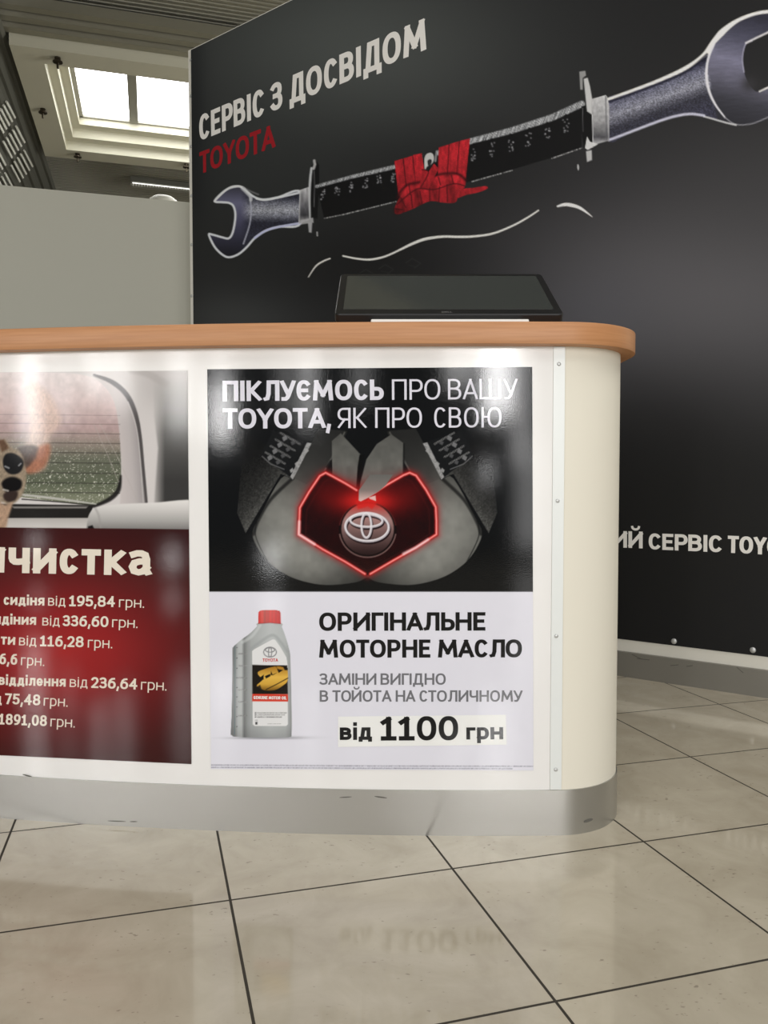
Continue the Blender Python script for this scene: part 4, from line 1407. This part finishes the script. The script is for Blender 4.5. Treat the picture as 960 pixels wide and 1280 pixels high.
# ---------------- cleaning price poster (cut by the picture's edge)
def paint_clean(art):
    c = Canvas(art, (206, 201, 199))
    c.frame(0, 455, 4.0)
    # car interior around the rear window
    c.blob(860, 120, 160, 120, (176, 172, 170), .8)
    c.fill([(762, 40), (950, 40), (950, 700), (770, 700), (790, 420), (770, 260)], lambda x, y: ramp(np.clip((y - 60) / 520, 0, 1), [(0, (188, 184, 182)), (.3, (150, 148, 146)), (.55, (98, 97, 95)), (1, (58, 57, 56))]), a=lambda x, y: np.clip((x - 755) / 70, 0, 1), soft=2)
    c.stroke([(660, 30), (740, 50), (830, 100)], 36, (168, 162, 160), .5, smooth=True, soft=2)
    c.fill([(470, 60), (560, 90), (650, 170), (700, 300), (735, 700), (600, 700), (610, 520), (588, 300), (545, 170)], lambda x, y: ramp(np.clip((x - 560 - (y - 100) * .08) / 130, 0, 1), [(0, (196, 188, 186)), (.5, (182, 175, 174)), (1, (146, 141, 141))]), soft=1.2)
    c.stroke([(470, 55), (560, 90), (630, 150), (675, 240), (700, 360), (716, 520), (732, 690)], 17, (72, 68, 68), .9, smooth=True, soft=.8, taper=(.6, 1.4, 1.4, 1.1, .9, .8))
    c.stroke([(640, 190), (682, 320), (700, 470), (716, 690)], 5, (196, 192, 190), .7, smooth=True)

    def view(x, y):
        n = fnoise(x / 26, y / 26, 3)
        base = ramp(np.clip(y / 700, 0, 1), [(.05, (222, 212, 210)), (.3, (206, 186, 184)), (.46, (176, 152, 150)), (.58, (138, 128, 118)), (.68, (100, 102, 88)), (.85, (92, 98, 80)), (.95, (120, 124, 104))])
        f = vnoise(x / 5.5, y / 5.5)
        sp = np.clip((f - .72) * 5, 0, 1) * np.clip((y - 300) / 250, 0, 1)
        return base * (.93 + .14 * n)[:, None] * (1 - sp[:, None] * .75) + np.array([226, 224, 210]) * sp[:, None] * .75
    wn = spline([(-620, 60), (0, 40), (300, 44), (440, 60), (520, 110), (570, 190), (592, 300), (602, 420), (606, 540), (600, 610), (556, 668), (470, 706), (300, 690), (0, 660), (-620, 660)], True)
    c.fill(wn, view, soft=1)
    for yy in (258, 302, 350, 398, 446, 497, 548, 598, 646):
        c.stroke([(-620, yy - 8), (140, yy - 5), (600, yy)], 3.2, (52, 48, 46), lambda x, y: np.clip((y - 180) / 300, .25, .95), soft=.4)
    c.stroke([(470, 300), (540, 460), (600, 610)], 4, (170, 162, 156), .55)
    c.stroke([(500, 300), (590, 470), (690, 690)], 4, (176, 168, 162), .45)
    c.stroke([(604, 560), (592, 630), (548, 676), (470, 712)], 22, (26, 24, 23), .9, smooth=True, soft=1.2, taper=(.4, 1, 1, .6))
    # shelf, wiper, seats
    c.fill([(-620, 690), (60, 700), (470, 706), (440, 772), (90, 772), (-620, 772)], (34, 32, 30), soft=1)
    c.fill([(60, 712), (440, 712), (430, 722), (70, 722)], (150, 146, 142), .8, soft=1)
    c.stroke([(100, 652), (240, 668), (380, 686), (480, 700)], 12, (186, 184, 178), .9, smooth=True, taper=(.8, 1, .8, .4))
    c.stroke([(110, 676), (300, 690), (470, 706)], 6, (40, 38, 36), .9, smooth=True)
    c.fill([(-620, 772), (440, 770), (440, 840), (-620, 840)], lambda x, y: ramp(np.clip((y - 770) / 60, 0, 1), [(0, (176, 172, 168)), (1, (206, 202, 198))]), soft=1)
    c.fill(spline([(432, 830), (440, 770), (455, 738), (485, 718), (560, 704), (760, 694), (1000, 690), (1000, 850), (700, 850), (436, 850)], True, 6), lambda x, y: ramp(np.clip((y - 690) / 145, 0, 1), [(0, (222, 219, 216)), (.3, (200, 197, 194)), (.65, (166, 164, 161)), (1, (118, 116, 114))]), soft=1.2)
    c.stroke([(478, 724), (494, 760), (504, 826)], 8, (150, 147, 144), .7, smooth=True, soft=1.5)
    c.fill([(440, 812), (462, 806), (474, 828), (440, 828)], (24, 22, 22), soft=1)
    # dog with a raised ear, mouth open to the ceiling
    fur = lambda r, g, b: (lambda x, y: np.stack([r * (.82 + .3 * fnoise(x / 7, y / 11, 3)), g * (.82 + .3 * fnoise(x / 7, y / 11, 3)), b * (.82 + .3 * fnoise(x / 7, y / 11, 3))], -1))
    c.fill(spline([(95, 470), (130, 400), (150, 300), (140, 180), (135, 110), (180, 95), (240, 150), (290, 230), (300, 300), (255, 360), (240, 440), (225, 520), (170, 540), (120, 520)], True), fur(226, 196, 178), .6, soft=6)
    c.fill(spline([(130, 500), (170, 430), (240, 400), (250, 450), (215, 522), (150, 548), (118, 530)], True), fur(168, 106, 80), .85, soft=4)
    c.fill(spline([(85, 430), (140, 405), (190, 420), (170, 480), (130, 520), (100, 500)], True), fur(62, 50, 44), .8, soft=3)
    c.fill(spline([(0, 395), (25, 378), (60, 420), (95, 432), (118, 480), (132, 560), (118, 640), (80, 690), (40, 705), (10, 690), (-30, 700), (-60, 560), (-40, 430)], True), fur(150, 134, 114), soft=2)
    c.fill([(-10, 380), (20, 378), (45, 420), (10, 440)], fur(92, 66, 48), .9, soft=2)
    c.fill(spline([(14, 488), (28, 452), (66, 446), (106, 470), (118, 500), (100, 540), (60, 552), (26, 532)], True), (26, 25, 26), soft=1.5)
    c.stroke([(26, 512), (44, 520)], 9, (150, 150, 152), .8); c.stroke([(94, 508), (104, 498)], 8, (150, 150, 152), .8)
    c.fill(spline([(8, 600), (30, 572), (70, 565), (106, 584), (104, 620), (70, 640), (30, 640)], True), (16, 14, 14), soft=2)
    c.fill(spline([(18, 650), (50, 636), (88, 640), (80, 676), (46, 690), (22, 678)], True), (52, 40, 36), soft=2)
    c.stroke([(18, 628), (40, 634)], 10, (196, 190, 182), .7)
    c.fill(spline([(-20, 700), (30, 704), (62, 696), (44, 760), (20, 840), (-40, 840)], True), fur(176, 146, 122), soft=2.5)
    # red lower part
    c.frame(0, 0, 1)
    low = [(-200, 658), (0, 659.2), (250, 661.8), (250, 980), (-200, 980)]

    def redp(x, y):
        d = np.sqrt(((x - 75) / 190) ** 2 + ((y - 815) / 125) ** 2)
        return ramp(np.clip(d, 0, 1.4), [(0, (158, 38, 38)), (.35, (140, 32, 34)), (.75, (96, 24, 26)), (1.1, (64, 22, 22)), (1.4, (52, 20, 20))])
    c.fill(low, redp, soft=.5)
    return c.C


CLEAN = [(-150, 466.6), (234.2, 463.2), (239.3, 955.2), (-150, 937.2)]
art, P = poster_grid(CLEAN, .8)
clean = grid_object('cleaning_poster', P, paint_clean(art), M['print'])
tag(clean, 'glossy poster with a dog in a car over a dark red price list', 'poster')
B, T_ = .178, .108
lettering('headline', [('м', .19, -27, 714.6, 5.2, 715.8, 44), ('чистка', .19, 10.2, 716, 188.5, 719.8, 44)], counter_surf, M['ink_cream'], clean, 'large cream headline lettering')
c_ = 13.6
rows = [('сидіня', B, 4.6, 756, 55.4, 757), ('від', T_, 60, 757, 81.8, 757.6), ('195,84', B, 86.5, 757.8, 143.6, 758.8), ('грн.', T_, 148.6, 759, 180, 759.8),
        ('идіния', B, -8, 780, 45, 781.2), ('від', T_, 52.8, 781.8, 74.6, 782.4), ('336,60', B, 78.6, 782.6, 135.4, 784), ('грн.', T_, 140, 784, 171.8, 785),
        ('оти', B, -9.5, 805, 18.8, 806.2), ('від', T_, 23.6, 806.6, 45.4, 807.4), ('116,28', B, 50, 807.8, 104.4, 809.2), ('грн.', T_, 109.6, 809.4, 140.2, 810.4),
        ('6,6', B, -1, 830.2, 21.4, 831), ('грн.', T_, 26, 831.4, 55.2, 832.6),
        ('відділення', B, -2, 856, 82, 858.4), ('від', T_, 87, 858.6, 109.4, 859.4), ('236,64', B, 113.8, 859.8, 171.4, 862), ('грн.', T_, 176, 862, 208, 863.2),
        ('від', T_, -20, 879, 2, 880), ('75,48', B, 6, 880.2, 50.2, 881.8), ('грн.', T_, 54.4, 882, 84.4, 883.4),
        ('1891,08', B, -1.5, 905.4, 58.4, 907.8), ('грн.', T_, 62.8, 908, 93.4, 909.4)]
k0 = 0
for n_ in (4, 4, 4, 2, 4, 3, 2):
    lettering('price_row', [r + (c_,) for r in rows[k0:k0 + n_]], counter_surf, M['ink_cream'], clean)
    k0 += n_


# ================================================================== MONITOR ON THE COUNTER
Yb = 2.0
bl = on_depth(np.array(418.0), np.array(392.6), Yb); br = on_depth(np.array(703.5), np.array(392.6), Yb)
Yt = 2.29
tl = on_depth(np.array(426.0), np.array(340.2), Yt); tr = on_depth(np.array(678.8), np.array(340.2), Yt)
ex = np.array([1.0, 0, 0])
cb, ct_ = (bl + br) / 2, (tl + tr) / 2
ct_[0] = cb[0] = (cb[0] + ct_[0]) / 2
ey = ct_ - cb; mh = np.linalg.norm(ey); ey /= mh
_t = math.radians(-.8)
ey = np.array([0, ey[1] * math.cos(_t) - ey[2] * math.sin(_t), ey[1] * math.sin(_t) + ey[2] * math.cos(_t)])
ez = np.cross(ex, ey)                            # out of the screen
mw = ((br - bl)[0] + (tr - tl)[0]) / 2
mon = empty('monitor', (cb[0], 2.22, z_top))
tag(mon, 'black flat monitor tilted far back on a stand on the wooden worktop', 'monitor')


def rrect(w, h, r, n=6):
    out = []
    for cx, cy, a0 in ((w / 2 - r, h / 2 - r, 0), (-w / 2 + r, h / 2 - r, 90), (-w / 2 + r, -h / 2 + r, 180), (w / 2 - r, -h / 2 + r, 270)):
        for k in range(n + 1):
            t = math.radians(a0 + 90 * k / n)
            out.append((cx + r * math.cos(t), cy + r * math.sin(t)))
    return out


mc = cb + ey * mh / 2


def slab(pts_levels, name, m, parent, caps=True):
    """stack of outlines [(outline, height)] in the monitor frame"""
    V = []; F = []
    n = len(pts_levels[0][0])
    for o_, h_ in pts_levels:
        V += [mc + ex * x + ey * y + ez * h_ for x, y in o_]
    for k in range(len(pts_levels) - 1):
        F += [(k * n + i, k * n + (i + 1) % n, (k + 1) * n + (i + 1) % n, (k + 1) * n + i) for i in range(n)]
    F += [tuple(range(n - 1, -1, -1)), tuple((len(pts_levels) - 1) * n + i for i in range(n))]
    return link(name, V, F, m, parent)


slab([(rrect(mw - .03, mh - .03, .012), -.036), (rrect(mw - .006, mh - .006, .014), -.026), (rrect(mw, mh, .015), -.02), (rrect(mw, mh, .015), -.003), (rrect(mw - .005, mh - .005, .013), 0)], 'casing', M['black_plastic'], mon)
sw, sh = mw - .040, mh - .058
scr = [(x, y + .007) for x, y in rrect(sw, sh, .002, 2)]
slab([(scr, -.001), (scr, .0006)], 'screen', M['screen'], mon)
LW = .0155
v, f = text_shapes('DELL', .2, .0085, .026)
lx0 = (on_depth(np.array(558.5), np.array(389.5), Yb + .02) - mc) @ ex - .013
link('logo', [mc + ex * (x + lx0) + ey * (y - mh / 2 + .010) + ez * (.0004 + .00004 * l) for x, y, l in v], f, M['logo'], mon)['label'] = 'silver logo lettering'
# stand: back arm on a foot plate
mb = MB()
mb.box((cb[0], 2.3, z_top + .008), (1, 0, 0), (0, 1, 0), (0, 0, 1), .13, .13, .008)
mb.build('stand_base', M['black_plastic'], mon)
at_ = mc - ez * .035
a0_ = np.array([cb[0], 2.33, z_top + .014])
e = at_ - a0_; L = np.linalg.norm(e); e /= L
mb = MB(); mb.box((at_ + a0_) / 2, e, (1, 0, 0), np.cross(e, (1, 0, 0)), L / 2, .04, .012)
mb.build('stand_arm', M['black_plastic'], mon)

# flat white case on the worktop under the screen's front edge
zt = float(on_depth(np.array(560.0), np.array(398.7), 1.93)[2])
xa, xb = float(on_depth(np.array(463.5), np.array(400.0), 1.93)[0]), float(on_depth(np.array(661.5), np.array(400.0), 1.93)[0])
mb = MB(); mb.prism([(xa, 1.93), (xb, 1.93), (xb, 2.05), (xa, 2.05)], z_top, zt)
fb = mb.build('flat_case', M['white_plastic'])
md = fb.modifiers.new('bevel', 'BEVEL'); md.width = .003; md.segments = 2
tag(fb, 'thin flat white slab on the wooden worktop under the front of the monitor', 'slab')
